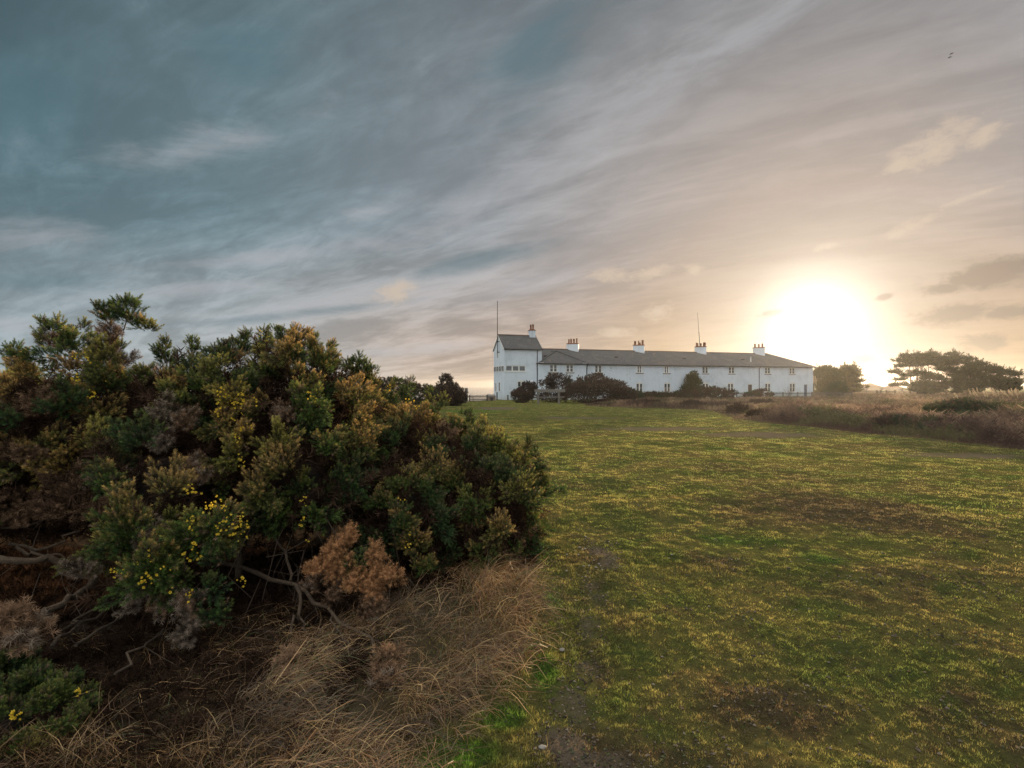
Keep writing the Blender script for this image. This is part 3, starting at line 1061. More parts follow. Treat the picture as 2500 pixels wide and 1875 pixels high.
# dead sprays hanging off the thicket
rust_pts = [(at(*p[:3]), p[3], p[4]) for p in (
    (845, 1312, 4.0, 'rust', .05), (832, 1335, 3.98, 'rust', .07), (815, 1360, 3.95, 'rust', .08), (790, 1368, 3.93, 'rust', .08), (772, 1395, 3.9, 'rust', .07), (785, 1425, 3.9, 'brown', .08), (810, 1410, 3.92, 'rust', .08), (838, 1385, 3.95, 'rust', .08),
    (800, 1462, 3.86, 'brown', .07), (830, 1440, 3.9, 'brown', .07), (912, 1345, 3.97, 'rust', .06), (925, 1370, 3.95, 'rust', .07), (940, 1400, 3.92, 'rust', .075), (958, 1415, 3.9, 'rust', .06), (915, 1410, 3.9, 'rust', .075), (905, 1440, 3.88, 'rust', .08), (932, 1450, 3.86, 'rust', .07),
    (915, 1480, 3.84, 'brown', .07), (890, 1500, 3.82, 'brown', .06), (905, 1525, 3.8, 'grey', .05), (868, 1385, 3.95, 'green', .05), (885, 1365, 3.97, 'deep', .06), (870, 1420, 3.9, 'rust', .06))]
rl, rd = Soup(), Soup()
for c, kd, r in rust_pts:
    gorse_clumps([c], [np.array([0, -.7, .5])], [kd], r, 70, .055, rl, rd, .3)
rd.build('dead_spray', M['dead'], main)['label'] = 'rust brown dead spray at the foot of the gorse'
rl.build('green_sprig', M['gorse'], main)
for pts_, kd, nm in (([(945, 1640, 3.2, .06), (940, 1675, 3.12, .08), (950, 1615, 3.25, .04), (935, 1700, 3.08, .06)], 'brown', 'dead_spray'), ([(700, 1650, 3.2, .05), (720, 1690, 3.1, .07)], 'brown', 'dead_spray'), ([(20, 1540, 3.0, .06), (60, 1520, 3.1, .05), (5, 1570, 2.95, .06), (85, 1545, 3.0, .04), (40, 1500, 3.1, .04)], 'brown', 'dead_spray')):
    a_, b_ = Soup(), Soup()
    for x_, y_, Y_, r_ in pts_:
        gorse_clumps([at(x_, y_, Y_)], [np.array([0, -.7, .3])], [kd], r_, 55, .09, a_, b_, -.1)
    b_.build(nm, M['dead'], main)
BR = [
    ([(-80, 1372, 3.6), (60, 1368, 3.7), (115, 1360, 3.8), (165, 1405, 3.85), (230, 1425, 3.95)], .045, .035),
    ([(235, 1410, 3.8), (180, 1460, 3.5), (110, 1492, 3.3), (88, 1530, 3.2), (98, 1572, 3.1)], .040, .022),
    ([(-60, 1290, 3.9), (60, 1284, 4.0), (150, 1268, 4.1)], .018, .008),
    ([(20, 1328, 3.9), (120, 1336, 3.95), (195, 1296, 4.1)], .022, .012),
    ([(40, 1335, 3.9), (110, 1355, 3.9), (160, 1362, 3.95)], .02, .012),
    ([(125, 1580, 3.2), (200, 1520, 3.5), (300, 1470, 3.9)], .02, .016),
    ([(185, 1575, 3.2), (260, 1530, 3.5), (310, 1480, 3.9)], .018, .016),
    ([(140, 1545, 3.3), (230, 1490, 3.6), (320, 1450, 3.9)], .014, .012),
    ([(280, 1645, 2.95), (345, 1580, 3.2), (400, 1540, 3.6)], .014, .010),
    ([(480, 1340, 4.5), (590, 1385, 4.3), (720, 1428, 4.05), (800, 1483, 3.85), (910, 1560, 3.55), (922, 1620, 3.35)], .032, .014),
    ([(722, 1428, 4.02), (730, 1505, 3.75), (714, 1525, 3.7), (712, 1600, 3.5), (694, 1652, 3.3)], .022, .008),
    ([(730, 1505, 3.75), (745, 1545, 3.65), (745, 1610, 3.45), (732, 1650, 3.3)], .014, .007),
    ([(745, 1550, 3.6), (800, 1590, 3.45), (815, 1640, 3.3), (812, 1690, 3.15)], .012, .005),
    ([(748, 1590, 3.5), (780, 1620, 3.4), (805, 1655, 3.25)], .008, .004),
    ([(668, 1295, 4.3), (700, 1345, 4.2), (712, 1420, 4.05)], .014, .018),
    ([(800, 1480, 3.85), (830, 1540, 3.6), (850, 1590, 3.45), (858, 1640, 3.3)], .012, .005),
    ([(912, 1562, 3.55), (950, 1575, 3.5), (985, 1580, 3.4)], .010, .004),
    ([(912, 1565, 3.55), (935, 1590, 3.45), (955, 1600, 3.4)], .008, .004),
    ([(590, 1535, 3.7), (640, 1540, 3.65), (690, 1542, 3.6)], .009, .005),
    ([(555, 1575, 3.5), (590, 1530, 3.7), (620, 1545, 3.7)], .008, .005),
    ([(712, 1600, 3.5), (728, 1625, 3.4), (735, 1660, 3.25)], .007, .004),
    ([(760, 1190, 4.75), (775, 1160, 4.85), (785, 1120, 5.0)], .035, .03),
    ([(300, 1440, 4.6), (380, 1300, 4.7), (420, 1150, 4.9)], .05, .04),
    ([(560, 1480, 4.6), (600, 1300, 4.8), (640, 1100, 5.0)], .06, .04),
    ([(820, 1440, 4.9), (800, 1290, 5.0), (760, 1150, 5.2)], .05, .035),
    ([(140, 870, 4.75), (135, 835, 4.75), (140, 800, 4.75)], .016, .008),
    ([(235, 900, 4.85), (270, 840, 4.85), (310, 780, 4.85)], .018, .008),
]
for pts_, r0, r1 in BR:
    branch(main, [at(*p) for p in pts_], r0 * .62, r1 * .55, wob=.02, twigs=6)
D_ELL = [((-2.55, 2.75, -.03), (.36, .33, .23)), ((-2.3, 2.6, -.05), (.20, .25, .18)), ((-2.95, 2.9, -.02), (.36, .36, .22))]
low_bush = gorse('gorse_bush', 'small low gorse sprawling in the bottom left corner below the dead branches', D_ELL, (-2.4, 2.85, 0), -.05, .12, .09, 230, .036, 21, .03, .02, (), 0,
                 [(at(60, 1750, 2.4), (0, -.7, .6), .1, 5), (at(220, 1720, 2.45), (0, -.7, .6), .1, 4)], hard=9000)


tm_ = MB()
for i in range(60):
    x0, y0 = rng.uniform(-3.6, -1.0), rng.uniform(3.9, 4.7)
    p = np.array([x0, y0, rng.uniform(.25, .8)])
    q = p + np.array([rng.normal(0, .22), rng.uniform(-.55, .1), 0])
    q[2] = max(float(H(q[0], q[1])) + .01, p[2] - rng.uniform(.15, .7))
    mid_ = (p + q) / 2 + rng.normal(0, .10, 3)
    r0 = rng.uniform(.002, .006)
    tm_.tube([p, mid_, q], [r0, r0 * .8, r0 * .4], 4)
tm_.build('dead_twigs', M['twig'], main, True)


def litter():
    n = 13000
    x, y = rng.uniform(-6.5, .3, n), rng.uniform(2.2, 5.6, n)
    k = in_poly(x, y, BUSH) | (in_poly(x, y, LITTER) & (x < -.9))
    x, y = x[k], y[k]
    n = len(x)
    b, t = (np.tile(np.array(q), (n, 1)) * rng.uniform(.4, 1.1, (n, 1)) for q in PAL['darkbrown'])
    s = Soup()
    D = sph(n) * np.array([1, 1, .35])
    D[:, 2] = np.abs(D[:, 2])
    s.add(*replicate(DEADSHOOT[1], np.stack([x, y, H(x, y) + .005], 1), D, rng.uniform(.05, .16, n), b, t))
    tag(s.build('leaf_litter', M['dead']), 'dark brown fallen needles and twigs under the gorse thicket', 'litter', kind='stuff')


litter()

# ------------------------------------------------------------------ plants farther off
def tuft_cloud(soup, P, Dr, size, base, tip, pr=FARTUFT):
    which = rng.integers(0, len(pr), len(P))
    for q in range(len(pr)):
        s = which == q
        if s.any():
            soup.add(*replicate(pr[q], P[s], Dr[s], size[s], base[s], tip[s]))


def far_bush(name, label, lumps, n, size, pal, stems=0, cat='gorse bush', group=None, mat='gorse', tips=None, parts=True):
    """lumps: (centre, radii); leafy tufts over and inside every lump"""
    c0 = np.array(lumps[0][0])
    bx, by = float(np.mean([l[0][0] for l in lumps])), float(np.mean([l[0][1] for l in lumps]))
    root = empty(name, (bx, by, float(H(bx, by))), 0, label, cat, group)
    s = Soup()
    tot = sum(r[0] * r[1] + r[0] * r[2] + r[1] * r[2] for _, r in lumps)
    for c, r in lumps:
        c, r = np.array(c, float), np.array(r, float)
        c[2] = max(c[2], float(H(c[0], c[1])) + r[2] * .25)
        m = int(n * (r[0] * r[1] + r[0] * r[2] + r[1] * r[2]) / tot)
        nsub = max(5, m // 26)
        sc_ = sph(nsub) * rng.uniform(.45, 1.25, (nsub, 1))
        kk = rng.integers(0, nsub, m)
        d = norm(sc_[kk] + rng.normal(0, .26, (m, 3)))
        u = np.where(rng.random(m) < .75, rng.uniform(.8, 1.06, m), rng.uniform(.3, .8, m))[:, None]
        p = c + d * r * u * (np.linalg.norm(sc_[kk], axis=1)[:, None] * .35 + .72)
        g_ = H(p[:, 0], p[:, 1])
        ok = p[:, 2] > g_ - .05
        p, d, kk = p[ok], d[ok], kk[ok]
        m = len(p)
        pk = rng.integers(0, len(pal), nsub)[kk]
        b = np.array([pal[i][0] for i in pk]) * rng.uniform(.7, 1.2, (m, 1))
        t = np.array([pal[i][1] for i in pk]) * rng.uniform(.7, 1.3, (m, 1))
        tuft_cloud(s, p, norm(d + np.array([0, 0, .4]) + rng.normal(0, .3, (m, 3))), size * rng.uniform(.55, 1.6, m), b, t)
    s.build('foliage', M[mat], root)
    for k in range(stems):
        c, r = lumps[k % len(lumps)]
        b = np.array([c[0] + rng.uniform(-.4, .4) * r[0], c[1] + rng.uniform(-.2, .2), 0])
        b[2] = H(b[0], b[1]) - .1
        e = np.array(c) + rng.uniform(-.5, .5, 3) * np.array(r)
        branch(root, [b, (b + e) / 2 + rng.normal(0, .12, 3), e], .06, .03, 'stem', 'bark', 5, .03)
    return root


P_BROWN = [((.020, .012, .009), (.105, .056, .036)), ((.022, .014, .010), (.135, .080, .044)), ((.018, .014, .009), (.060, .050, .024)), ((.03, .018, .012), (.07, .04, .028))]
P_GREEN = [((.010, .018, .007), (.050, .066, .020)), ((.014, .020, .007), (.075, .078, .022)), ((.012, .016, .007), (.038, .052, .018))]
P_MIX = P_BROWN[:2] + P_GREEN[:2]


def lump(x, y, Y, w, h, dep=None):
    c = at(x, y, Y)
    rx, rz = w / 2 / F * Y, h / 2 / F * Y
    return (tuple(c), (rx, dep or max(rx, rz) * .8, rz))


far_bush('gorse_bush', 'brown gorse bank beyond the thicket, with a lobed crown standing above it', [lump(1088, 935, 50, 34, 40), lump(1073, 950, 50, 24, 18), lump(1112, 952, 50, 22, 24), lump(1090, 965, 50, 90, 45, 2), lump(1050, 960, 50, 22, 12), lump(1120, 970, 50, 30, 26)], 5200, .17, P_BROWN, 7)
far_bush('gorse_bush', 'dark gorse bank receding behind the thicket towards the sea', [lump(960, 950, 40, 110, 50, 2.2), lump(1020, 962, 42, 90, 46, 2), lump(880, 955, 38, 120, 60, 2.2)], 6000, .15, P_MIX, 0)
far_bush('gorse_bush', 'small brown gorse left of the timber rail, against the white tower', [lump(1288, 955, 58, 34, 40), lump(1272, 966, 57, 44, 30), lump(1300, 945, 58, 20, 18)], 2600, .17, P_BROWN, 3)
far_bush('gorse_bush', 'leggy arching gorse behind the timber rail with gaps under its crown', [lump(1360, 928, 60, 56, 32), lump(1340, 938, 60, 34, 28), lump(1384, 938, 60, 26, 24), lump(1322, 933, 60, 10, 8), lump(1350, 968, 60, 70, 24)], 3000, .17, P_BROWN, 7)
far_bush('gorse_bush', 'wide brown gorse mound right of the timber rail in front of the cottages', [lump(1445, 942, 58, 90, 44, 2), lump(1420, 958, 57, 90, 44, 2), lump(1490, 950, 58, 80, 42, 2), lump(1455, 925, 59, 52, 24), lump(1400, 940, 58, 40, 40), lump(1520, 962, 58, 60, 30, 1.5)], 8500, .17, P_BROWN, 0)
far_bush('gorse_bush', 'low green gorse tailing off the brown mound before the cottage wall', [lump(1535, 962, 59, 36, 26), lump(1556, 966, 60, 30, 20)], 1500, .15, P_GREEN + P_BROWN[2:3], 0)
far_bush('evergreen_shrub', 'dark green upright shrub in front of the middle cottages', [lump(1689, 938, 77, 32, 46), lump(1694, 921, 77, 17, 30), lump(1680, 952, 77, 28, 26), lump(1703, 942, 77, 20, 34), lump(1685, 926, 77, 12, 20)], 2300, .22, P_GREEN, 2, 'shrub', mat='leaf')
for lb, lumps, n in (('brown bramble mound under the dark evergreen shrub', [lump(1680, 962, 72, 60, 20), lump(1710, 958, 72, 50, 26)], 1500), ('tangled bramble mound before the middle cottage windows', [lump(1760, 962, 72, 70, 22), lump(1740, 956, 72, 34, 24)], 1500),
                     ('bramble hump by the brown cottage door', [lump(1860, 962, 74, 44, 20), lump(1838, 966, 74, 40, 14)], 1000), ('low bramble along the garden wall', [lump(1600, 966, 70, 90, 14), lump(1640, 966, 71, 50, 14)], 1400)):
    far_bush('bramble_bush', lb, lumps, n, .2, P_BROWN + P_GREEN[:1], 0, 'bramble', mat='heath')
far_bush('gorse_bush', 'bushy green gorse standing in the heather on the right', [lump(2345, 1006, 22, 120, 50, .9), lump(2300, 1012, 21.5, 70, 40, .7), lump(2390, 1010, 22, 90, 44, .8)], 5200, .13, P_GREEN + P_BROWN[1:2], 0)
far_bush('gorse_bush', 'low yellowish gorse beyond the bushy one, at the right edge', [lump(2450, 1006, 25, 110, 34, 1), lump(2520, 1008, 25, 90, 36, 1)], 3600, .13, [((.014, .018, .006), (.11, .10, .028)), P_GREEN[1]], 0)
far_bush('gorse_bush', 'flat dark gorse at the near edge of the heather on the right', [lump(2190, 1036, 20.5, 90, 30, .7), lump(2255, 1044, 19.5, 70, 30, .6), lump(2300, 1052, 18.5, 60, 24, .6)], 2200, .17, P_BROWN + P_GREEN[1:], 0)
P_HEATHER = [((.020, .013, .010), (.066, .040, .028)), ((.024, .016, .012), (.085, .055, .036))]
for lb, lumps, n in (('round dark heather clump at the turf edge', [lump(1868, 1022, 28, 78, 30, .8)], 1700), ('spiky brown heather clump left of the round one', [lump(1800, 1004, 34, 44, 30, .6)], 900), ('dark heather patch in front of the cottages', [lump(1690, 988, 45, 50, 16, 1)], 900),
                     ('long dark heather hummock left of the cottages path', [lump(1585, 984, 50, 60, 12, 1.2), lump(1600, 992, 48, 70, 12, 1.2)], 1300), ('low dark heather tuft in the straw, before the picket fence', [lump(1860, 982, 46, 50, 12, 1)], 700)):
    far_bush('heather_clump', lb, lumps, n, .13, P_HEATHER, 0, 'heather', mat='heath')


# heather and straw over the heath: one mass
def heath_mass():
    n = 130000
    r = np.exp(rng.uniform(math.log(12), math.log(170), n))
    a = rng.uniform(radians(4), radians(56), n)
    x, y = r * np.sin(a), r * np.cos(a)
    k = in_poly(x, y, HEATH)
    x, y, r = x[k], y[k], r[k]
    n2 = 7000
    xb, yb = rng.uniform(-14, -4.5, n2), rng.uniform(40, 63, n2)
    k = in_poly(xb, yb, BACKBANK)
    x, y, r = np.concatenate([x, xb[k]]), np.concatenate([y, yb[k]]), np.concatenate([r, np.hypot(xb, yb)[k]])
    d = np.where(in_poly(x, y, HEATH), poly_dist(x, y, HEATH), poly_dist(x, y, BACKBANK))
    tall = fbm(x * .35, y * .35, 51, 3)
    near = 1 - smooth(30, 46, r)
    hh = (.10 + .30 * smooth(0, 3.0, d)) * (.45 + 1.1 * tall) + near * smooth(.1, 3.5, d) * .30 * (.4 + 1.2 * tall)
    hh *= rng.uniform(.6, 1.25, len(x))
    z = H(x, y)
    m = len(x)
    patch = fbm(x * .5 + 7, y * .5, 61, 3) + rng.uniform(-.1, .1, m) - .16 * (1 - smooth(22, 42, r))
    pal = np.array([(.100, .066, .052), (.185, .120, .088), (.270, .180, .122), (.340, .235, .150), (.125, .118, .060)])
    idx = np.clip(((patch - .30) / .4 * 4).astype(int), 0, 3)
    idx[(fbm(x * .7, y * .7 + 3, 66, 2) > .62)] = 4
    tip = pal[idx] * rng.uniform(.75, 1.25, (m, 1))
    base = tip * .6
    pr = [shoot_proto(15, 1.2, .48, .075, s, False, .75) for s in (31, 32, 33)]
    s = Soup()
    P = np.stack([x, y, z - .02], 1)
    D = np.stack([rng.normal(0, .22, m), rng.normal(0, .22, m), np.ones(m)], 1)
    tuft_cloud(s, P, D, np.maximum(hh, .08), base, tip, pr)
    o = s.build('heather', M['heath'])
    tag(o, 'brown heather and straw-coloured grass of the heath in front of the trees', 'heath', kind='stuff')


heath_mass()


# ------------------------------------------------------------------ trees
def pine(label, x, base_y, Y, tops, trunks, dens=1.0, seed=0, group='pines at the edge of the heath', pal=None, name='pine_tree'):
    """trunks: (px, top py); limbs: pads (px centre, py, half width px, thickness px)"""
    r_ = np.random.default_rng(seed)
    b = at(x, base_y, Y)
    b[2] = H(b[0], b[1]) - .2
    root = empty(name, b, 0, label, 'pine tree', group)
    pal = pal or [((.012, .015, .007), (.040, .046, .016)), ((.014, .016, .007), (.052, .050, .018))]
    s = Soup()
    for tx, ty in trunks:
        e = at(tx, ty, Y + r_.uniform(-1, 1))
        f = at(tx + r_.uniform(-2, 2), base_y, Y)
        f[2] = b[2]
        h = e[2] - f[2]
        branch(root, [f, f + (e - f) * .5 + r_.normal(0, .15, 3), e], .03 * h ** .9 + .06, .05, 'trunk', 'bark', 7, .05)
    limbs = MB()
    for cx, cy, hw, th in tops:
        # a pad of foliage: limb from the nearest trunk out to the pad, tufts along its twigs
        tx, ty = min(trunks, key=lambda t: abs(t[0] - cx))
        yy = Y + r_.uniform(-1, 1) * min(3.0, hw / F * Y)
        c = at(cx, cy, yy)
        a0 = at(tx, min(cy + 10, base_y - 8), Y)
        limbs.tube([a0, (a0 + c) / 2 + np.array([0, 0, -.1]), c], [.09, .06, .03], 5)
        rx, rz = hw / F * Y, th / F * Y
        rz *= 1.35
        m = int(dens * 40 * rx * (rz + .5) + 20)
        q = r_.normal(0, .5, (m, 3))
        q[:, 2] = np.abs(q[:, 2]) * .8 - .25
        p = c + np.clip(q, -1.2, 1.2) * np.array([rx, max(rx * .8, .8), rz])
        # outer ends of pads lift
        p[:, 2] += np.abs(q[:, 0]) * rz * .35
        pk = r_.integers(0, len(pal), m)
        bb = np.array([pal[i][0] for i in pk])
        tt = np.array([pal[i][1] for i in pk]) * r_.uniform(.7, 1.3, (m, 1))
        D = norm(np.stack([q[:, 0] * .9, q[:, 1] * .9, np.full(m, .75)], 1) + r_.normal(0, .25, (m, 3)))
        tuft_cloud(s, p, D, r_.uniform(.40, .95, m), bb, tt, NEEDLE)
    # upright candles along the top of the crown
    for cx, cy, hw, th in tops:
        for q in range(2):
            c = at(cx + r_.uniform(-.8, .8) * hw, cy - th * r_.uniform(.4, 1.1), Y + r_.uniform(-1, 1))
            m = 7
            p = c + np.stack([r_.normal(0, .12, m), r_.normal(0, .12, m), np.linspace(0, .9, m)], 1)
            tt = np.array([pal[0][1]] * m) * r_.uniform(.7, 1.3, (m, 1))
            tuft_cloud(s, p, np.tile([[0, 0, 1.]], (m, 1)) + r_.normal(0, .25, (m, 3)), r_.uniform(.3, .5, m), np.array([pal[0][0]] * m), tt, NEEDLE)
    limbs.build('limbs', M['bark'], root, True)
    s.build('crown', M['pine'], root)
    return root


def pads(spec, n, seed):
    """spec: outline boxes (x0, x1, y0, y1); random pads inside"""
    r_ = np.random.default_rng(seed)
    out = []
    for x0, x1, y0, y1, k in spec:
        for i in range(int(k * 1.05)):
            out.append((r_.uniform(x0, x1), r_.uniform(y0, y1), r_.uniform(6, 13), r_.uniform(3.5, 8.5)))
    return out


pine('wide layered pine with long bare lower limbs, leftmost of the right-hand trees', 2245, 966, 106,
     [(2185, 912, 15, 4), (2190, 943, 16, 5), (2205, 885, 14, 5), (2200, 897, 13, 4), (2212, 874, 13, 5), (2215, 920, 16, 4), (2225, 945, 14, 5), (2200, 930, 8, 3)] + pads([(2215, 2262, 872, 896, 15), (2228, 2265, 914, 928, 4), (2225, 2268, 940, 962, 11)], 0, 1),
     [(2220, 885), (2238, 880), (2249, 890)], 1.1, 1)
pine('tall dark pine with a dense flat crown in the middle of the right-hand trees', 2300, 966, 108,
     pads([(2268, 2338, 870, 897, 21), (2290, 2345, 905, 914, 4), (2272, 2300, 918, 930, 3), (2262, 2318, 940, 962, 11), (2330, 2365, 896, 926, 10)], 0, 2) + [(2366, 880, 6, 4), (2350, 888, 9, 4), (2372, 895, 8, 4), (2382, 890, 5, 4), (2325, 868, 8, 4)],
     [(2266, 885), (2311, 878)], 1.1, 2)
pine('low dense pine with no trunk showing, right of the tall dark one', 2370, 966, 104,
     pads([(2335, 2405, 920, 960, 26), (2350, 2395, 902, 920, 7)], 0, 3) + [(2400, 893, 7, 4), (2404, 905, 7, 4)], [(2365, 915), (2385, 905)], 1.4, 3)
pine('rounded dark pine near the right edge, beside the bare trees', 2440, 966, 104,
     pads([(2408, 2485, 920, 955, 22), (2416, 2440, 905, 916, 5), (2460, 2478, 912, 920, 3)], 0, 4), [(2428, 910), (2455, 915)], 1.3, 4)
P_HAZED = [((.030, .026, .012), (.12, .10, .036)), ((.034, .028, .012), (.14, .11, .038))]  # needle colours lightened and warmed to paint in haze near the sun
pine('conical pine under the low sun, right of the cottage end', 2072, 966, 100,
     [(2078, 902, 9, 4), (2066, 902, 10, 4), (2088, 910, 8, 3), (2090, 920, 10, 3), (2094, 934, 12, 3), (2098, 948, 12, 3), (2085, 957, 14, 4)] + pads([(2050, 2084, 906, 920, 8), (2050, 2088, 926, 962, 11)], 0, 5), [(2070, 905)], 1.2, 5, pal=P_HAZED)
far_bush('broadleaf_tree', 'round bushy tree directly behind the cottage end, under the sun', [lump(1998, 931, 99, 56, 60, 3), lump(2022, 926, 99, 46, 54, 3), lump(2040, 936, 99, 38, 52, 2.5), lump(2012, 908, 99, 28, 24, 2)], 3600, .42, [((.028, .026, .010), (.12, .10, .034)), ((.026, .026, .010), (.10, .09, .03))], 3, 'tree', mat='leaf')  # leaf colours lightened the same way, as painted haze
far_bush('garden_shrub', 'dark round shrub behind the picket fence, below the conical pine', [lump(2040, 952, 92, 46, 34, 1.4)], 1500, .26, P_GREEN, 0, 'shrub', mat='leaf')


def bare_tree(name, label, base, height, spread, levels, r0, mat='twig', cat='bare tree', group=None, stems=1, seed=0, kink=.25):
    r_ = np.random.default_rng(seed)
    root = empty(name, base, 0, label, cat, group)
    tr, tw = MB(), MB()

    def grow(p, d, L, r, lev):
        pts, rad = [p], [r]
        q, dd = p.copy(), d.copy()
        for i in range(3):
            dd = norm(dd + r_.normal(0, kink * .5, 3) + np.array([0, 0, .06]))
            q = q + dd * L / 3
            pts.append(q.copy())
            rad.append(r * (1 - .2 * (i + 1)))
        (tr if lev == levels else tw).tube(pts, rad, 5 if lev == levels else 3)
        if lev > 0:
            for k in range(r_.integers(3, 5)):
                j = r_.integers(1, 4)
                nd = norm(dd + r_.normal(0, spread, 3) + np.array([0, 0, .15]))
                grow(pts[j], nd, L * r_.uniform(.55, .85), rad[j] * .6, lev - 1)
    for k in range(stems):
        d = norm(np.array([r_.normal(0, .12 if stems == 1 else .45), r_.normal(0, .12 if stems == 1 else .3), 1]))
        grow(np.array(base, float), d, height * .42, r0, levels)
    tr.build('trunk', M[mat], root, True)
    tw.build('twigs', M[mat], root, True)
    return root


def gbase(x, Y, dz=0.0):
    X = (x - 1250) / F * Y
    return np.array([X, Y, float(H(X, Y)) + dz])


bare_tree('bare_tree', 'leafless tree rising behind the rounded pine at the right edge', gbase(2482, 112), 7.2, .5, 4, .16, seed=2)
bare_tree('bare_tree', 'leafless tree cut by the right edge of the view', gbase(2510, 108), 7.5, .5, 4, .16, seed=3)
bare_tree('bare_tree', 'hazy small bare tree between the two groups of pines, below the sun', gbase(2150, 150), 4.2, .55, 4, .09, seed=4)
bare_tree('bare_tree', 'hazy bare bush left of the wide layered pine', gbase(2205, 150), 3.6, .6, 4, .08, stems=2, seed=5)
bare_tree('bare_tree', 'small leafless tree beside the gatepost, before the sea', gbase(1158, 60), 1.75, .6, 3, .035, seed=8)
bare_tree('bare_shrub', 'fan of bare arching stems between the middle cottage windows and the brown door', gbase(1772, 76), 2.6, .45, 3, .03, stems=9, seed=9, cat='bare shrub')
bare_tree('bare_shrub', 'twiggy bare shrub near the right end of the cottages', gbase(1925, 81), 2.8, .5, 3, .03, stems=8, seed=10, cat='bare shrub')
bare_tree('bare_shrub', 'bare thorny stems standing in the heather at the turf edge', gbase(2065, 24), .85, .5, 3, .01, stems=8, seed=11, cat='bare shrub')
bare_tree('bare_shrub', 'wispy bare stems right of the dark ground-floor window', gbase(1580, 74), 1.3, .4, 2, .015, stems=3, seed=12, cat='bare shrub')


def plumes(name, label, x0, x1, Y, n, h, cat, hair=.22, seed=0, fat=1.0):
    r_ = np.random.default_rng(seed)
    b = gbase((x0 + x1) / 2, Y)
    root = empty(name, b, 0, label, cat)
    st, s = MB(), Soup()
    pr = shoot_proto(26, .7, .3, .06, 77, False, 1.0)
    P, D, S = [], [], []
    for i in range(n):
        p = gbase(r_.uniform(x0, x1), Y + r_.uniform(-.8, .8))
        L = h * r_.uniform(.75, 1.1)
        lean = np.array([-.28 + r_.normal(0, .1), r_.normal(0, .08), 1])
        q = p + lean * L * .72
        st.tube([p, (p + q) / 2 + np.array([.03, 0, 0]), q], [.012, .01, .008], 3)
        P.append(q)
        D.append(lean + np.array([-.12, 0, 0]))
        S.append(L * .36 * fat)
    m = len(P)
    for i in range(m):
        s = Soup()
        s.add(*replicate(pr, np.array(P[i:i + 1]), np.array(D[i:i + 1]), np.array(S[i:i + 1]), np.array([[.30, .22, .13]]), np.array([[.48, .38, .25]])))
        s.build('plume', M['straw'], root)
    st.build('stems', M['twig'], root, True)
    return root


plumes('tall_grass_clump', 'feathery straw-coloured grass heads before the low dense pine', 2385, 2455, 42, 17, 1.55, 'tall grass', seed=1)
plumes('tall_grass_clump', 'dense pale grass heads at the right edge before the bare trees', 2468, 2500, 42, 14, 1.5, 'tall grass', seed=2)
plumes('tall_grass_clump', 'pair of thin grass heads standing alone left of the feathery ones', 2343, 2352, 42, 3, 1.2, 'tall grass', seed=3)
plumes('pampas_grass', 'pale sunlit pampas plumes against the cottage end', 1986, 2000, 88, 9, 3.0, 'pampas grass', seed=4, fat=1.1)

# ------------------------------------------------------------------ the cottages
TH = radians(17.9)
UX, UY = cos(TH), sin(TH)
R0 = np.array([3.64, 70.6, -.20])
house = empty('coastguard_cottages', R0, TH, 'long white terrace of cottages with slate roof, five chimneys and a lookout tower', 'building')


def su(p, v=0.0):
    """distance along the terrace at which photo column p meets the plane v metres behind the front"""
    q = (p - 1250) / F
    x0, y0 = R0[0] - UY * v, R0[1] + UX * v
    return (q * y0 - x0) / (UX - q * UY)


def zz(p, py, v=0.0):
    s = su(p, v)
    Y = R0[1] + UX * v + UY * s
    return EYE - (py - HZ) / F * Y - R0[2]


VT, VW, VM = .72, 0.0, .60              # front planes of the tower, the wing, the terrace
T0, T1 = su(1231, VT), su(1322.8, VT)
TD = 5.0
W1 = su(1430.6, VW)
M0, M1 = T1 + .02, su(1985, VM)
RV = VM + 4.7                           # ridge
EAVE, RIDGE = 4.92, 7.12
TE, TR = 6.86, 8.76
MD = 2 * (RV - VM)


def skin(mb, s0, s1, z0, z1, v, holes, rev=.11, flip=False):
    """front skin with real openings and reveals; holes (a0, a1, b0, b1)"""
    xs = sorted({s0, s1, *[h[0] for h in holes], *[h[1] for h in holes]})
    zs = sorted({z0, z1, *[h[2] for h in holes], *[h[3] for h in holes]})
    for a, b in zip(xs[:-1], xs[1:]):
        for c, d in zip(zs[:-1], zs[1:]):
            m, k = (a + b) / 2, (c + d) / 2
            if any(h[0] < m < h[1] and h[2] < k < h[3] for h in holes):
                continue
            mb.add([(a, v, c), (b, v, c), (b, v, d), (a, v, d)], [(0, 1, 2, 3)])
    for a, b, c, d in holes:
        w = v + rev
        mb.add([(a, v, c), (a, w, c), (a, w, d), (a, v, d)], [(0, 1, 2, 3)])
        mb.add([(b, v, c), (b, v, d), (b, w, d), (b, w, c)], [(0, 1, 2, 3)])
        mb.add([(a, v, d), (a, w, d), (b, w, d), (b, v, d)], [(0, 1, 2, 3)])
        mb.add([(a, v, c), (b, v, c), (b, w, c), (a, w, c)], [(0, 1, 2, 3)])
        mb.add([(a, w, c), (b, w, c), (b, w, d), (a, w, d)], [(0, 1, 2, 3)])


UPW = [1561.5, 1627.8, 1722, 1786.4, 1874.3, 1934]
WING_UP = [1351.5, 1391.3]
MAIN_UP = [1460.9] + UPW
LOW = [1511.2, 1561.5, 1629.4, 1722.8, 1784.1, 1874.9, 1935]
DOORS = [(1831.6, 13.5, 'browndoor'), (1967.3, 11.6, 'bluedoor')]
UW, UB, UT = 1.10, 3.66, 4.72
LB, LT = .85, 2.22


def win_hole(p, v, w, b, t):
    s = su(p, v)
    return (s - w / 2, s + w / 2, b, t)


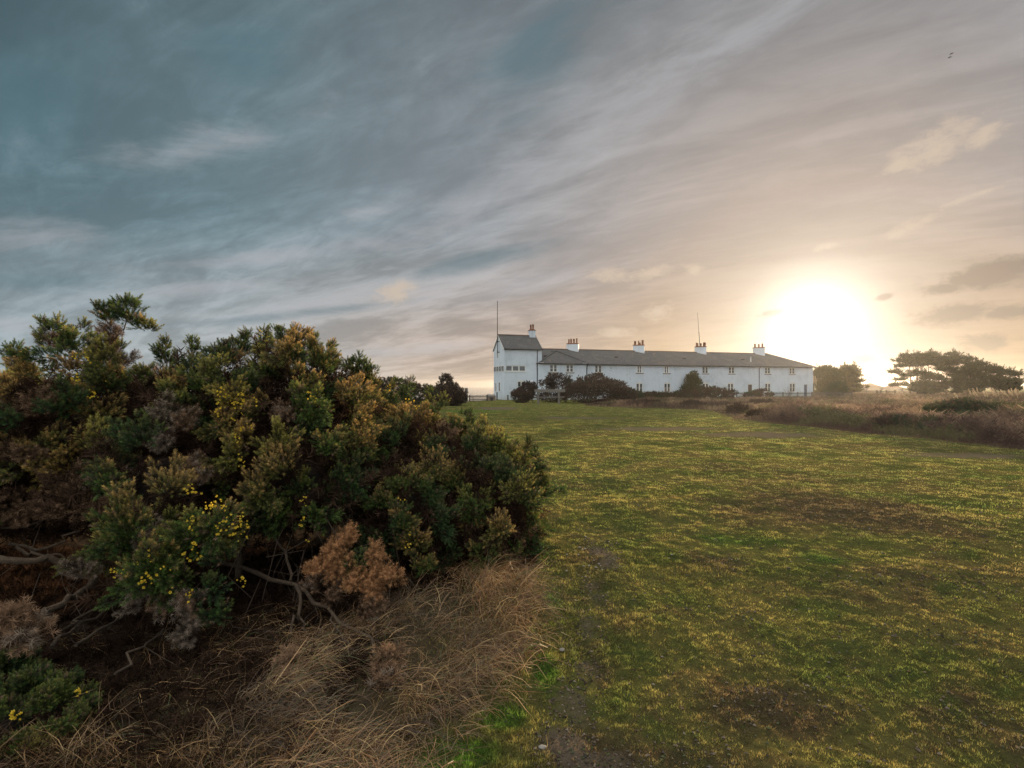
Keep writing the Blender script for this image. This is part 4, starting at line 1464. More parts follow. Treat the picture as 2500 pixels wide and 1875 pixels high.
holes_w = [win_hole(p, VW, UW, UB, UT) for p in WING_UP]
holes_mu = [win_hole(p, VM, UW, UB, UT) for p in MAIN_UP]
holes_ml = [win_hole(p, VM, UW, LB, LT) for p in LOW]
holes_d = []
for p, w, k in DOORS:
    s = su(p, VM)
    hw = w / F * 82 / 2
    holes_d.append((s - hw, s + hw, .05, 2.08))
strip = (su(1234.5, VT), su(1283.5, VT), zz(1234, 906.5, VT), zz(1234, 892, VT))
tlow = win_hole(1272.9, VT, UW, 1.0, zz(1272, 930.5, VT))

wm = MB()
skin(wm, M0, M1, -.6, EAVE - .02, VM, [h for h in holes_mu + holes_ml + holes_d])
vb = VM + MD
wm.add([(M1, VM, -.6), (M1, vb, -.6), (M1, vb, EAVE - .02), (M1, VM, EAVE - .02)], [(0, 1, 2, 3)])
wm.add([(M0, vb, -.6), (M0, vb, EAVE - .02), (M1, vb, EAVE - .02), (M1, vb, -.6)], [(0, 1, 2, 3)])
wm.add([(M0, VM, -.6), (M0, VM, EAVE), (M0, RV, RIDGE - .12), (M0, vb, EAVE), (M0, vb, -.6)], [(0, 1, 2, 3, 4)])
wm.build('terrace_wall', M['wall'], house)
ww = MB()
skin(ww, 0, W1, -.6, EAVE - .02, VW, holes_w)
ww.add([(0, VW, -.6), (0, VW, EAVE - .02), (0, VT - .004, EAVE - .02), (0, VT - .004, -.6)], [(0, 1, 2, 3)])
ww.add([(W1, VW, -.6), (W1, VM - .003, -.6), (W1, VM - .003, EAVE - .02), (W1, VW, EAVE - .02)], [(0, 1, 2, 3)])
ww.build('wing_wall', M['wall'], house)
tw = MB()
skin(tw, T0, T1, -.6, TE - .03, VT, [strip, tlow])
tb = VT + TD
tm = VT + TD / 2
tw.add([(T0, VT, -.6), (T0, VT, TE - .03), (T0, tm, TR - .12), (T0, tb, TE - .03), (T0, tb, -.6)], [(0, 1, 2, 3, 4)])
tw.add([(T1, VT, -.6), (T1, tb, -.6), (T1, tb, TE - .03), (T1, tm, TR - .12), (T1, VT, TE - .03)], [(0, 1, 2, 3, 4)])
tw.add([(T0, tb, -.6), (T0, tb, TE - .03), (T1, tb, TE - .03), (T1, tb, -.6)], [(0, 1, 2, 3)])
tw.build('tower_wall', M['wall'], house)

# roofs
rf = MB()
o_ = .28
sl = (RIDGE - EAVE) / (RV - VM)
ez = EAVE - o_ * sl + .06
hipx = M1 - (RV - VM)
rz = RIDGE
FL, FR = (M0, VM - o_, ez), (M1 + o_, VM - o_, ez)
BL, BR_ = (M0, vb + o_, ez), (M1 + o_, vb + o_, ez)
RL, RR = (M0, RV, rz), (hipx, RV, rz)
rf.add([FL, FR, RR, RL, BL, BR_] + [(a, b, c - .09) for a, b, c in (FL, FR, RR, RL, BL, BR_)],
       [(0, 1, 2, 3), (1, 5, 2), (5, 4, 3, 2), (6, 9, 8, 7), (7, 8, 11), (11, 8, 9, 10), (0, 6, 7, 1), (1, 7, 11, 5), (5, 11, 10, 4), (0, 3, 9, 6), (3, 4, 10, 9)])
rf.build('terrace_roof', M['roof'], house)
wr = MB()
ap, apz = 3.45, zz(1360, 857.3, 2.6)
wz = EAVE - .06
wl, wrr, wv = -.22, W1 + .25, VW - .28
vi = RV - (RIDGE - apz) / sl + .25
pts = [(wl, wv, wz), (wrr, wv, wz), (ap, 2.5, apz), (ap, vi, apz), (wl, VM + .1, wz), (wrr, VM + .1, wz)]
wr.add(pts + [(a, b, c - .09) for a, b, c in pts], [(0, 1, 2), (1, 5, 3, 2), (0, 2, 3, 4), (6, 8, 7), (0, 6, 7, 1), (0, 4, 10, 6), (1, 7, 11, 5)])
wr.build('wing_roof', M['roof'], house)
hp = MB()
for a, b in ((0, 2), (1, 2), (2, 3)):
    hp.tube([np.array(pts[a]) + (0, 0, .02), np.array(pts[b]) + (0, 0, .03)], .07, 6)
hp.build('hip_tiles', M['roof'], house)
fl = MB()
fl.box((wl - .02, wv - .02, wz + .02), (wl + .75, wv + .35, wz + .10))
fl.build('lead_flashing', M['lead'], house)
fl = MB()
fl.box((W1 - .55, wv + .05, wz + .04), (W1 + .28, wv + .30, wz + .10))
fl.build('lead_flashing', M['lead'], house)
tr_ = MB()
go = .22
ts = (TR - TE) / (TD / 2)
ze = TE - go * ts + .05
for sgn in (-1, 1):
    e = tm + sgn * (TD / 2 + go)
    tr_.slab([(T0 - .12, e, ze), (T1 + .06, e, ze), (T1 + .06, tm, TR), (T0 - .12, tm, TR)] if sgn < 0 else [(T0 - .12, tm, TR), (T1 + .06, tm, TR), (T1 + .06, e, ze), (T0 - .12, e, ze)], .09)
tr_.build('tower_roof', M['roof'], house)
bb = MB()
for sgn in (-1, 1):
    e = tm + sgn * (TD / 2 + go + .02)
    bb.add([(T0 - .15, e, ze - .24), (T0 - .15, e, ze - .04), (T0 - .15, tm, TR - .02), (T0 - .15, tm, TR - .22), (T0 - .124, e, ze - .24), (T0 - .124, e, ze - .04), (T0 - .124, tm, TR - .02), (T0 - .124, tm, TR - .22)],
           [(0, 1, 2, 3), (7, 6, 5, 4), (0, 4, 5, 1), (1, 5, 6, 2), (2, 6, 7, 3), (3, 7, 4, 0)])
bb.build('bargeboard', M['cream'], house)
rt = MB()
rt.tube([(M0, RV, rz + .02), (hipx, RV, rz + .02)], .09, 6)
rt.tube([(hipx, RV, rz + .02), (M1 + o_, VM - o_, ez + .02)], .08, 6)
rt.tube([(T0 - .12, tm, TR + .02), (T1 + .06, tm, TR + .02)], .08, 6)
rt.build('ridge_tiles', M['ridge'], house)
for nm, a, b, yv, z in (('gutter', M0 + .0, M1 + o_, VM - o_ - .05, ez - .08), ('gutter', wl, wrr, wv - .05, wz - .06), ('gutter', T0 - .1, T1 + .06, VT - go - .05, ze - .08)):
    MB().tube([(a, yv, z), (b, yv, z)], .062, 8).build(nm, M['iron'], house)
for p, v, z1 in ((1311.2, VT, ze - .1), (1432.3, VM, ez - .1), (1852.8, VM, ez - .1)):
    s = su(p, v)
    MB().tube([(s, v - .33, z1), (s, v - .07, z1 - .3), (s, v - .07, -.2)], .05, 8).build('drainpipe', M['iron'], house)


def window(h, v, low=False, bars=True, panes=2, sill=True, name='window', mat='cream', cur=0):
    a, b, c, d = h
    w = v + .075
    f = MB()
    t = .095
    f.box((a, w - .03, c), (a + t, w + .03, d)).box((b - t, w - .03, c), (b, w + .03, d)).box((a + t, w - .03, d - t), (b - t, w + .03, d)).box((a + t, w - .03, c), (b - t, w + .03, c + t))
    for k in range(1, panes):
        m = a + (b - a) * k / panes
        f.box((m - .085, w - .034, c + t), (m + .085, w + .026, d - t))
    root = f.build(name, M[mat], house)
    if bars:
        g_ = MB()
        z = (c + d) / 2
        for k in range(panes):
            x0, x1 = a + (b - a) * k / panes + .088, a + (b - a) * (k + 1) / panes - .088
            g_.box((x0, w - .012, z - .016), (x1, w + .012, z + .016))
        g_.build('glazing_bar', M[mat], root)
    MB().box((a + .03, w + .004, c + .03), (b - .03, w + .012, d - .03)).build('pane', M['glass'], root)
    if cur:
        ww_ = (b - a) * .16
        for x0 in (a + t + .01, b - t - .01 - ww_):
            cm = MB()
            cm.box((x0, w - .004, c + t), (x0 + ww_, w + .002, d - t - (.4 * (d - c) if cur == 2 else 0)))
            cm.build('curtain', M['curtain' if cur == 2 else 'whitepaint'], root)
    if sill:
        MB().box((a - .09, v - .08, c - .12), (b + .09, v + .05, c - .003)).build('sill', M['sill'], root)
    if low:
        ar = MB()
        n = 8
        for k in range(n):
            x0, x1 = a + (b - a) * k / n, a + (b - a) * (k + 1) / n
            r0, r1 = .11 * sin(pi * k / n), .11 * sin(pi * (k + 1) / n)
            ar.add([(x0, v - .012, d - .02), (x1, v - .012, d - .02), (x1, v - .012, d + r1), (x0, v - .012, d + r0), (x0, v + .05, d - .02), (x1, v + .05, d - .02), (x1, v + .05, d + r1), (x0, v + .05, d + r0)],
                   [(0, 1, 2, 3), (3, 2, 6, 7), (0, 4, 5, 1)])
        ar.build('arched_head', M[mat], root)
    return root


for i, h in enumerate(holes_w):
    window(h, VW)
for i, h in enumerate(holes_mu):
    window(h, VM, cur=1 if i in (1, 2) else 0)
for i, h in enumerate(holes_ml):
    window(h, VM, True, cur=2 if i in (2, 3) else 0, sill=False)
window(tlow, VT, True, sill=False)
window(strip, VT, False, False, 3, False, 'strip_window')
lip = MB()
lip.box((strip[0] - .15, VT - .06, strip[2] - .09), (strip[1] + .1, VT - .003, strip[2] - .004))
lip.build('window_ledge', M['cream'], house)


def side_window(v0, v1, z0, z1, panes=1, name='side_window'):
    """windows on the tower's gable: frames standing proud of the gable wall"""
    x = T0
    f = MB()
    t = .07
    f.box((x - .05, v0, z0), (x + .01, v0 + t, z1)).box((x - .05, v1 - t, z0), (x + .01, v1, z1)).box((x - .05, v0 + t, z1 - t), (x + .01, v1 - t, z1)).box((x - .05, v0 + t, z0), (x + .01, v1 - t, z0 + t))
    for k in range(1, panes):
        m = v0 + (v1 - v0) * k / panes
        f.box((x - .054, m - .06, z0 + t), (x + .006, m + .06, z1 - t))
    r = f.build(name, M['cream'], house)
    MB().box((x - .025, v0 + .03, z0 + .03), (x - .004, v1 - .03, z1 - .03)).build('pane', M['glass'], r)


side_window(VT + .05, VT + 4.9, strip[2], strip[3], 4, 'strip_window')
side_window(VT + 1.75, VT + 2.5, 1.05, 2.35)
side_window(VT + 3.5, VT + 4.1, 1.05, 2.25)
side_window(VT + 2.75, VT + 3.35, 5.6, 6.75)
bd = MB()
s0, s1 = su(1288, VT), su(1301.7, VT)
bd.box((s0, VT - .05, zz(1290, 942, VT)), (s1, VT - .003, zz(1290, 927.5, VT)))
bd.build('notice_board', M['whitepaint'], house)

# doors
for (p, w, mt), h in zip(DOORS, holes_d):
    a, b, c, d = h
    v = VM + .06
    dr = MB()
    dr.box((a + .06, v, c), (b - .06, v + .04, d - .06))
    for z0, z1 in ((.25, .95), (1.1, 1.9)):
        dr.box((a + .17, v - .015, z0), (b - .17, v - .001, z1))
    do = dr.build('door', M[mt], house)
    fm = MB()
    fm.box((a, v - .02, c), (a + .06, v + .03, d)).box((b - .06, v - .02, c), (b, v + .03, d)).box((a + .06, v - .02, d - .06), (b - .06, v + .03, d))
    fm.build('door_frame', M['cream'], do)
    MB().box((b - .16, v - .06, 1.0), (b - .12, v - .0, 1.12)).build('handle', M['iron'], do)


def pot(mb, x, y, z, h, r):
    prof = [(r * 1.05, 0), (r * .92, .12 * h), (r * .82, h * .86), (r * .98, h * .88), (r * .98, h), (r * .7, h), (r * .6, h * .6)]
    k = 10
    vs, fs = [], []
    for rr, hh in prof:
        for j in range(k):
            vs.append((x + rr * cos(2 * pi * j / k), y + rr * sin(2 * pi * j / k), z + hh))
    for i in range(len(prof) - 1):
        for j in range(k):
            fs.append((i * k + j, i * k + (j + 1) % k, (i + 1) * k + (j + 1) % k, (i + 1) * k + j))
    mb.add(vs, fs, True)


def chimney(s, v, z0, z1, L, W, ang, pots):
    c = (s, v)
    ax, ay = (cos(ang), sin(ang)), (-sin(ang), cos(ang))
    m = MB().obox(c, ax, ay, L / 2, W / 2, z0, z1)
    root = m.build('chimney', M['wall'], house)
    cp = MB().obox(c, ax, ay, L / 2 + .07, W / 2 + .07, z1 + .002, z1 + .09).obox(c, ax, ay, L / 2 - .06, W / 2 - .06, z1 + .09, z1 + .15)
    cp.build('chimney_cap', M['terracotta'], root)
    for t, q, h, r in pots:
        pm = MB()
        pot(pm, s + ax[0] * t * L + ay[0] * q * W, v + ax[1] * t * L + ay[1] * q * W, z1 + .14, h, r)
        pm.build('chimney_pot', M['terracotta'], root)
    return root


CA = radians(-33)
cz = [(1398.5, 840.5), (1559.5, 844.3), (1710.2, 848.0), (1852.5, 850.0)]
PT = [[(-.34, .1, .62, .13), (-.14, -.1, .66, .14), (.06, .2, .60, .13), (.12, -.2, .62, .13), (.34, 0, .72, .12)],
      [(-.32, 0, .56, .19), (-.02, .1, .62, .11), (.1, -.1, .34, .15), (.34, 0, .70, .17)],
      [(-.34, .1, .62, .14), (-.26, -.2, .54, .13), (.02, 0, .50, .16), (.32, .1, .64, .17), (.40, -.2, .58, .14)],
      [(-.34, 0, .60, .15), (.0, 0, .52, .15), (.32, 0, .62, .15)]]
for (p, py), pt in zip(cz, PT):
    chimney(su(p, RV), RV, RIDGE - 1.1, zz(p, py, RV), 1.70, .92, CA, pt)
st_ = su(1298.6, tm)
chimney(st_, tm, TR - 1.1, zz(1298, 807.5, tm), .80, .70, 0, [(-.2, 0, .70, .15), (.22, 0, .74, .15)])

# whip aerial on the third stack, roof vents, soil pipe, flagpole
s3 = su(1710, RV)
z3 = zz(1710, 848, RV)
MB().tube([(s3 - .1, RV, z3 + .1), (s3 - .28, RV, z3 + 2.35)], [.045, .04], 6).tube([(s3 - .28, RV, z3 + 2.35), (s3 - .55, RV, z3 + 5.5)], [.032, .02], 5).tube([(s3 - .275, RV, z3 + 2.25), (s3 - .29, RV, z3 + 2.45)], [.05, .05], 6).build('aerial', M['iron'], house)
for p, py in ((1330.6, 865.2), (1504, 876), (1670, 879.2), (1813.5, 881.5)):
    v = 2.7
    s = su(p, v)
    z = EAVE + (v - VM) * sl + .06
    MB().box((s - .22, v - .14, z - .06), (s + .22, v + .12, z + .07)).build('roof_vent', M['iron'], house)
sp_ = su(1832.9, 2.0)
zp = EAVE + (2.0 - VM) * sl
MB().tube([(sp_, 2.0, zp - .1), (sp_, 2.0, zp + .85)], .07, 8).build('vent_pipe', M['whitepaint'], house)
fp = MB()
fx, fv = T0 - .28, tm - .3
fp.tube([(fx, fv, zz(1214, 861.5, tm)), (fx, fv, 9.0), (fx, fv, zz(1213.5, 738.5, tm))], [.06, .055, .035], 8)
fp.tube([(fx, fv, zz(1213.5, 738.5, tm)), (fx, fv, zz(1213.5, 738.5, tm) + .12)], [.07, .05], 8)
fpo = fp.build('flagpole', M['darkwood'], house)
br = MB()
for z in (zz(1214, 860, tm), zz(1214, 834.5, tm)):
    br.box((fx - .07, fv - .07, z - .05), (T0 + .02, fv + .07, z + .05))
br.build('bracket', M['iron'], fpo)

# ------------------------------------------------------------------ fences, posts and small things


def fence_pickets(name, label, a, b, n, h, cat='picket fence', wood='darkwood'):
    a, b = np.array(a, float), np.array(b, float)
    u = (b - a) / np.linalg.norm(b - a)
    w = np.array([-u[1], u[0]])
    root = empty(name, (*((a + b) / 2), float(H(*((a + b) / 2)))), 0, label, cat)
    mb = MB()
    L = np.linalg.norm(b - a)
    for i in range(n):
        p = a + u * L * (i + .5) / n
        z = float(H(*p))
        hh = h * random.uniform(.95, 1.04)
        x, y = p
        hw = L / n * .17
        q0, q1 = p - u * hw, p + u * hw
        t = w * .012
        vs = []
        for s in (-1, 1):
            vs += [(*(q0 + t * s), z - .02), (*(q1 + t * s), z - .02), (*(q1 + t * s), z + hh - .06), (*(p + t * s), z + hh), (*(q0 + t * s), z + hh - .06)]
        mb.add(vs, [(0, 1, 2, 3, 4), (9, 8, 7, 6, 5), (0, 5, 6, 1), (1, 6, 7, 2), (2, 7, 8, 3), (3, 8, 9, 4), (4, 9, 5, 0)])
    mb.build('picket_panel', M[wood], root, True)
    for f in (.28, .75):
        r_ = MB()
        za, zb = float(H(*a)), float(H(*b))
        c, d = a + w * .04, b + w * .04
        r_.tube([(*c, za + h * f), (*d, zb + h * f)], .035, 4, False)
        r_.build('rail', M[wood], root, True)
    k = max(2, int(L / 2.4) + 1)
    for i in range(k):
        p = a + u * L * i / (k - 1) + w * .13
        z = float(H(*p))
        MB().obox(p, u, w, .05, .05, z - .2, z + h * .98).build('post', M[wood], root, True)
    return root


def hp2(s, v):
    return (R0[0] + UX * s - UY * v, R0[1] + UY * s + UX * v)


fence_pickets('picket_fence', 'long weathered picket fence along the right half of the cottages', hp2(su(1800, -2.2), -2.2), hp2(su(1984, -2.2), -2.2), 64, 1.0)
fence_pickets('picket_fence', 'hazy picket fence continuing past the cottage end under the sun', hp2(su(1985.5, -2.2), -2.2), hp2(su(2082, -2.2), -2.2), 42, 1.0)
fence_pickets('picket_fence', 'short picket fence between the gatepost and the tower, before the sea', gbase(1148, 63)[:2], gbase(1191, 64.5)[:2], 20, .78)

gp_ = gbase(1138.5, 60)
gt = empty('gatepost', gp_, 0, 'thick square timber gatepost left of the tower, with gate stubs', 'gatepost')
MB().box((gp_[0] - .16, gp_[1] - .16, gp_[2] - .3), (gp_[0] + .16, gp_[1] + .16, gp_[2] + 1.55)).build('post', M['oldwood'], gt, True)
MB().box((gp_[0] - .19, gp_[1] - .19, gp_[2] + 1.55), (gp_[0] + .19, gp_[1] + .19, gp_[2] + 1.61)).build('post_cap', M['oldwood'], gt, True)
gl = gbase(1128, 60.4)
gr = empty('field_gate', gl, 0, 'low white-topped gate half hidden by the brown gorse bank', 'gate')
for z in (.25, .55, .80):
    MB().box((gl[0] - .8, gl[1] - .03, gl[2] + z), (gl[0] + .32, gl[1] + .03, gl[2] + z + .10)).build('gate_bar', M['whitepaint' if z == .55 else 'darkwood'], gr, True)
MB().box((gl[0] - .05, gl[1] - .07, gl[2] - .1), (gl[0] + .08, gl[1] - .035, gl[2] + .95)).build('gate_stile', M['darkwood'], gr, True)

# timber rail
ra, rb = gbase(1307, 53.5), gbase(1376, 54.2)
rr_ = empty('timber_rail', (ra + rb) / 2, 0, 'grey two-post timber rail on the grass before the gorse and the white wall', 'railing')
u = norm((rb - ra)[:2])
w = np.array([-u[1], u[0]])
Lr = np.linalg.norm((rb - ra)[:2])
for t in (.10, .83):
    p = ra[:2] + u * Lr * t
    MB().obox(p, u, w, .075, .075, ra[2] - .3, ra[2] + 1.38).build('post', M['oldwood'], rr_, True)
mid = (ra[:2] + rb[:2]) / 2 - w * .11
MB().obox(mid, u, w, Lr * .54, .03, ra[2] + 1.22, ra[2] + 1.50).build('top_rail', M['oldwood'], rr_, True)
MB().obox(mid, u, w, Lr * .52, .03, ra[2] + .66, ra[2] + .76).build('lower_rail', M['oldwood'], rr_, True)

for x, Y, h, lb in ((1240, 68.3, .62, 'short dark post in front of the tower wall'), (1213.5, 70.5, .95, 'dark post against the narrow gable side of the tower')):
    b = gbase(x, Y)
    o = empty('short_post', b, 0, lb, 'post')
    MB().box((b[0] - .08, b[1] - .08, b[2] - .2), (b[0] + .08, b[1] + .08, b[2] + h)).build('shaft', M['darkwood'], o, True)
    MB().box((b[0] - .095, b[1] - .095, b[2] + h), (b[0] + .095, b[1] + .095, b[2] + h + .05)).build('cap', M['darkwood'], o, True)

# garden wall before the middle cottages
wa, wb = np.array(hp2(su(1548, -2.6), -2.6)), np.array(hp2(su(1722, -2.6), -2.6))
uw = (wb - wa) / np.linalg.norm(wb - wa)
vw = np.array([-uw[1], uw[0]])
gw = empty('garden_wall', (*((wa + wb) / 2), -.2), 0, 'low dark garden wall before the middle cottages', 'wall')
MB().obox((wa + wb) / 2, uw, vw, np.linalg.norm(wb - wa) / 2, .12, -.6, .62).build('masonry', M['gardenwall'], gw, True)
MB().obox((wa + wb) / 2, uw, vw, np.linalg.norm(wb - wa) / 2, .17, .622, .70).build('coping', M['darkwood'], gw, True)

# outbuilding behind the short fence
b = gbase(1198, 66.5)
sh = empty('stone_shed', b, TH, 'tiny brick shed peeping out left of the tower base', 'shed')
MB().box((-.38, -.5, -.3), (.5, .6, .55)).build('wall', M['brickred'], sh)
m = MB()
m.slab([(-.46, -.56, .55), (.56, -.56, .55), (.56, .05, .78), (-.46, .05, .78)], .05)
m.slab([(-.46, .05, .78), (.56, .05, .78), (.56, .66, .55), (-.46, .66, .55)], .05)
m.build('roof', M['oldwood'], sh)
MB().box((-.2, -.53, -.1), (.15, -.503, .4)).build('door', M['darkwood'], sh)

# farther: gable ends of far houses, stumps of a far fence, a leaning pole
for x, Y, wd, ht, lb in ((2124, 330, 5.2, 4.6, 'far low roof below the sun, left of the two'), (2178, 340, 4.6, 3.6, 'far low roof beside the wide pine, right of the two')):
    b = gbase(x, Y)
    o = empty('far_house', b, .2, lb, 'house', 'far roofs on the skyline')
    MB().box((-wd, -4, -1), (wd, 4, ht * .45)).build('wall', M['brickred'], o)
    m = MB()
    m.add([(-wd - .6, -4.4, ht * .45), (wd + .6, -4.4, ht * .45), (wd + .6, 4.4, ht * .45), (-wd - .6, 4.4, ht * .45), (-.8, 0, ht), (.8, 0, ht)], [(0, 1, 5, 4), (1, 2, 5), (2, 3, 4, 5), (3, 0, 4), (3, 2, 1, 0)])
    m.build('roof', M['redtile'], o)
b = gbase(2116, 140)
tag(MB().tube([b - (0, 0, .3), b + (-.25, 0, 3.0)], [.07, .05], 6).build('leaning_pole', M['darkwood']), 'thin leaning pole below the sun, beside the far roof', 'pole')
sf = empty('post_and_rail_fence', gbase(2165, 108), 0, 'far low post and rail fence on the heath between the pines', 'fence')
for x in (2140.5, 2150, 2164, 2185):
    b = gbase(x, 108)
    MB().box((b[0] - .13, b[1] - .13, b[2] - .2), (b[0] + .13, b[1] + .13, b[2] + 1.15)).build('post', M['bark'], sf, True)
a_, b_ = gbase(2140, 108.1), gbase(2190, 108.1)
MB().tube([a_ + (0, .18, .85), b_ + (0, .18, .85)], .06, 5).build('rail', M['darkwood'], sf, True)

# two gulls far up on the right
for x, y, Y, lb, sc_ in ((2323.5, 131, 30, 'upper of the two birds high on the right', .36), (2319, 140, 30, 'lower of the two birds high on the right', .29)):
    c = at(x, y, Y)
    o = empty('flying_bird', c, .5, lb, 'bird', 'pair of birds in the sky')
    m = MB()
    m.tube([(-.01, -.1, 0), (0, -.04, .005), (0, .04, .005), (0, .1, 0)], [.005, .022, .02, .004], 6)
    for sgn in (-1, 1):
        tilt = .16 * sgn * sc_
        m.add([(0, .07, .02), (0, -.05, .02), (sgn * .24 * sc_, -.02, .03 * sc_ + tilt * .55), (sgn * .24 * sc_, .07, .03 * sc_ + tilt * .55), (sgn * .48 * sc_, -.06, .03 + tilt), (0, .07, .005), (0, -.05, .005), (sgn * .24 * sc_, -.02, .02 * sc_ + tilt * .55), (sgn * .24 * sc_, .07, .02 * sc_ + tilt * .55)],
              [(0, 1, 2, 3), (3, 2, 4), (5, 8, 7, 6), (8, 4, 7)])
    m.build('body', M['feather'], o)


# stones
def stone(name, p, r, label, group=None):
    n1, n2 = 7, 9
    r_ = np.random.default_rng(int(p[0] * 1000) & 0xFFFF)
    vs, fs = [(0, 0, -.4)], []
    k = r_.uniform(.8, 1.2, (n1, n2))
    e = r_.uniform(.7, 1.3, 2)
    for i in range(1, n1):
        th = pi * i / n1
        for j in range(n2):
            ph = 2 * pi * j / n2
            vs.append((sin(th) * cos(ph) * e[0] * k[i, j], sin(th) * sin(ph) * e[1] * k[i, j], -cos(th) * .55))
    vs.append((0, 0, .52))
    for j in range(n2):
        fs.append((0, 1 + (j + 1) % n2, 1 + j))
        fs.append((len(vs) - 1, 1 + (n1 - 2) * n2 + j, 1 + (n1 - 2) * n2 + (j + 1) % n2))
    for i in range(n1 - 2):
        for j in range(n2):
            a, b = 1 + i * n2, 1 + (i + 1) * n2
            fs.append((a + j, a + (j + 1) % n2, b + (j + 1) % n2, b + j))
    m = MB()
    m.add([(v[0] * r, v[1] * r, v[2] * r) for v in vs], fs, True)
    o = m.build(name, M['gravelstone'])
    o.location = (p[0], p[1], float(H(p[0], p[1])) + r * .25)
    return tag(o, label, 'stone', group)


c = on_ground(1325, 1822)
stone('stone', c, .018, 'pale flat stone on the bare soil at the bottom edge of the turf')
c = on_ground(1372, 1580)
stone('stone', c, .018, 'grey stone in the short grass beside the dry grass')
c = on_ground(1640, 1357)
stone('stone', c, .011, 'single white pebble alone on the turf right of the pebble patch')
for i, (x, y) in enumerate(((1415, 1340), (1422, 1345), (1428, 1342), (1384, 1358), (1450, 1375), (1462, 1382), (1466, 1388), (1455, 1392), (1438, 1388), (1430, 1312), (1383, 1400), (1470, 1398), (1412, 1360), (1425, 1390))):
    stone('pebble', on_ground(x, y), rng.uniform(.008, .015), 'small pale pebble on the bare patch right of the gorse', 'pebbles on the bare patch')


# ------------------------------------------------------------------ sky, sun, camera
def build_world():
    wd = bpy.data.worlds.new('World')
    sc.world = wd
    wd.use_nodes = True
    nt = wd.node_tree
    nt.nodes.clear()
    d = N(nt, 'TexCoord').outputs['Generated']
    sep = N(nt, 'SeparateXYZ')
    nt.links.new(d, sep.inputs[0])
    X, Y, Z = sep.outputs
    dot = N(nt, 'VectorMath', operation='DOT_PRODUCT')
    nt.links.new(d, dot.inputs[0])
    dot.inputs[1].default_value = tuple(SUN)
    ang = math_(nt, 'MULTIPLY', math_(nt, 'ARCCOSINE', math_(nt, 'MINIMUM', math_(nt, 'MAXIMUM', dot.outputs['Value'], -1), 1)), 180 / pi)
    a = math_(nt, 'DIVIDE', ang, 180)
    S = lambda deg: deg / 180
    BACK_FILL = (1.50, 1.56, 1.60)  # sky behind the camera, brightened as added fill light
    high = ramp(nt, a, [(S(0), (.70, .62, .54)), (S(7), (.50, .415, .345)), (S(13), (.485, .40, .345)), (S(24), (.385, .365, .36)), (S(37), (.29, .33, .36)), (S(58), (.180, .262, .298)), (S(76), (.102, .178, .208)), (S(96), (.12, .18, .20)), (S(122), BACK_FILL), (S(180), BACK_FILL)])
    low = ramp(nt, a, [(S(0), (.72, .63, .52)), (S(7), (.56, .435, .315)), (S(14), (.455, .31, .185)), (S(24), (.53, .40, .31)), (S(41), (.53, .44, .375)), (S(57), (.43, .45, .46)), (S(76), (.34, .41, .44)), (S(96), (.30, .36, .42)), (S(122), BACK_FILL), (S(180), BACK_FILL)])
    veil = mixc(nt, mapr(nt, Z, 0, .30, 1, 0), high, low)
    dk = mapr(nt, Z, .26, .60, 1, .74)
    veil = mixc(nt, 1.0, veil, N(nt, 'CombineColor', ins={0: dk, 1: dk, 2: dk}).outputs[0], 'MULTIPLY')
    veil = mixc(nt, mapr(nt, Z, .64, .88), veil, (1.75, 1.75, 1.72))      # added fill light: sky brightened overhead, outside the view
    # high streaky cloud on a flat layer overhead
    den = math_(nt, 'ADD', math_(nt, 'MAXIMUM', Z, 0), .16)
    cx, cy = math_(nt, 'DIVIDE', X, den), math_(nt, 'DIVIDE', Y, den)
    th = radians(57)
    u = math_(nt, 'ADD', math_(nt, 'MULTIPLY', cx, sin(-th) ), math_(nt, 'MULTIPLY', cy, cos(th)))
    v = math_(nt, 'ADD', math_(nt, 'MULTIPLY', cx, cos(th)), math_(nt, 'MULTIPLY', cy, sin(th)))
    cv = N(nt, 'CombineXYZ')
    nt.links.new(math_(nt, 'MULTIPLY', u, .62), cv.inputs[0])
    nt.links.new(math_(nt, 'MULTIPLY', v, 1.5), cv.inputs[1])
    st = noise(nt, cv.outputs[0], 1.0, 8, .55, 1.1)
    cv2 = N(nt, 'CombineXYZ')
    nt.links.new(math_(nt, 'MULTIPLY', u, 1.5), cv2.inputs[0])
    nt.links.new(math_(nt, 'MULTIPLY', v, 3.6), cv2.inputs[1])
    fine = noise(nt, cv2.outputs[0], 2.0, 10, .60, .9)
    s2 = math_(nt, 'ADD', math_(nt, 'MULTIPLY', st, .70), math_(nt, 'MULTIPLY', fine, .30))
    cv3 = N(nt, 'CombineXYZ')
    nt.links.new(math_(nt, 'MULTIPLY', u, 3.0), cv3.inputs[0])
    nt.links.new(math_(nt, 'MULTIPLY', v, 9.0), cv3.inputs[1])
    s2 = math_(nt, 'ADD', s2, math_(nt, 'MULTIPLY', math_(nt, 'SUBTRACT', noise(nt, cv3.outputs[0], 2.2, 10, .66, 1.2), .5), .10))
    k = mapr(nt, s2, .38, .66, .78, 1.32, True)
    near = mapr(nt, ang, 4, 34, .25, 1)          # the veil evens out towards the sun
    k = math_(nt, 'ADD', math_(nt, 'MULTIPLY', math_(nt, 'SUBTRACT', k, 1), near), 1)
    veil = mixc(nt, 1.0, veil, N(nt, 'CombineColor', ins={0: k, 1: k, 2: k}).outputs[0], 'MULTIPLY')
    pale = mapr(nt, s2, .50, .68, 0, .35)
    veil = mixc(nt, math_(nt, 'MULTIPLY', pale, mapr(nt, ang, 20, 50)), veil, (.42, .42, .46))
    # low puffs of cumulus
    az = math_(nt, 'ARCTAN2', X, Y)
    el = math_(nt, 'ARCSINE', Z)
    pv = N(nt, 'CombineXYZ')
    nt.links.new(az, pv.inputs[0])
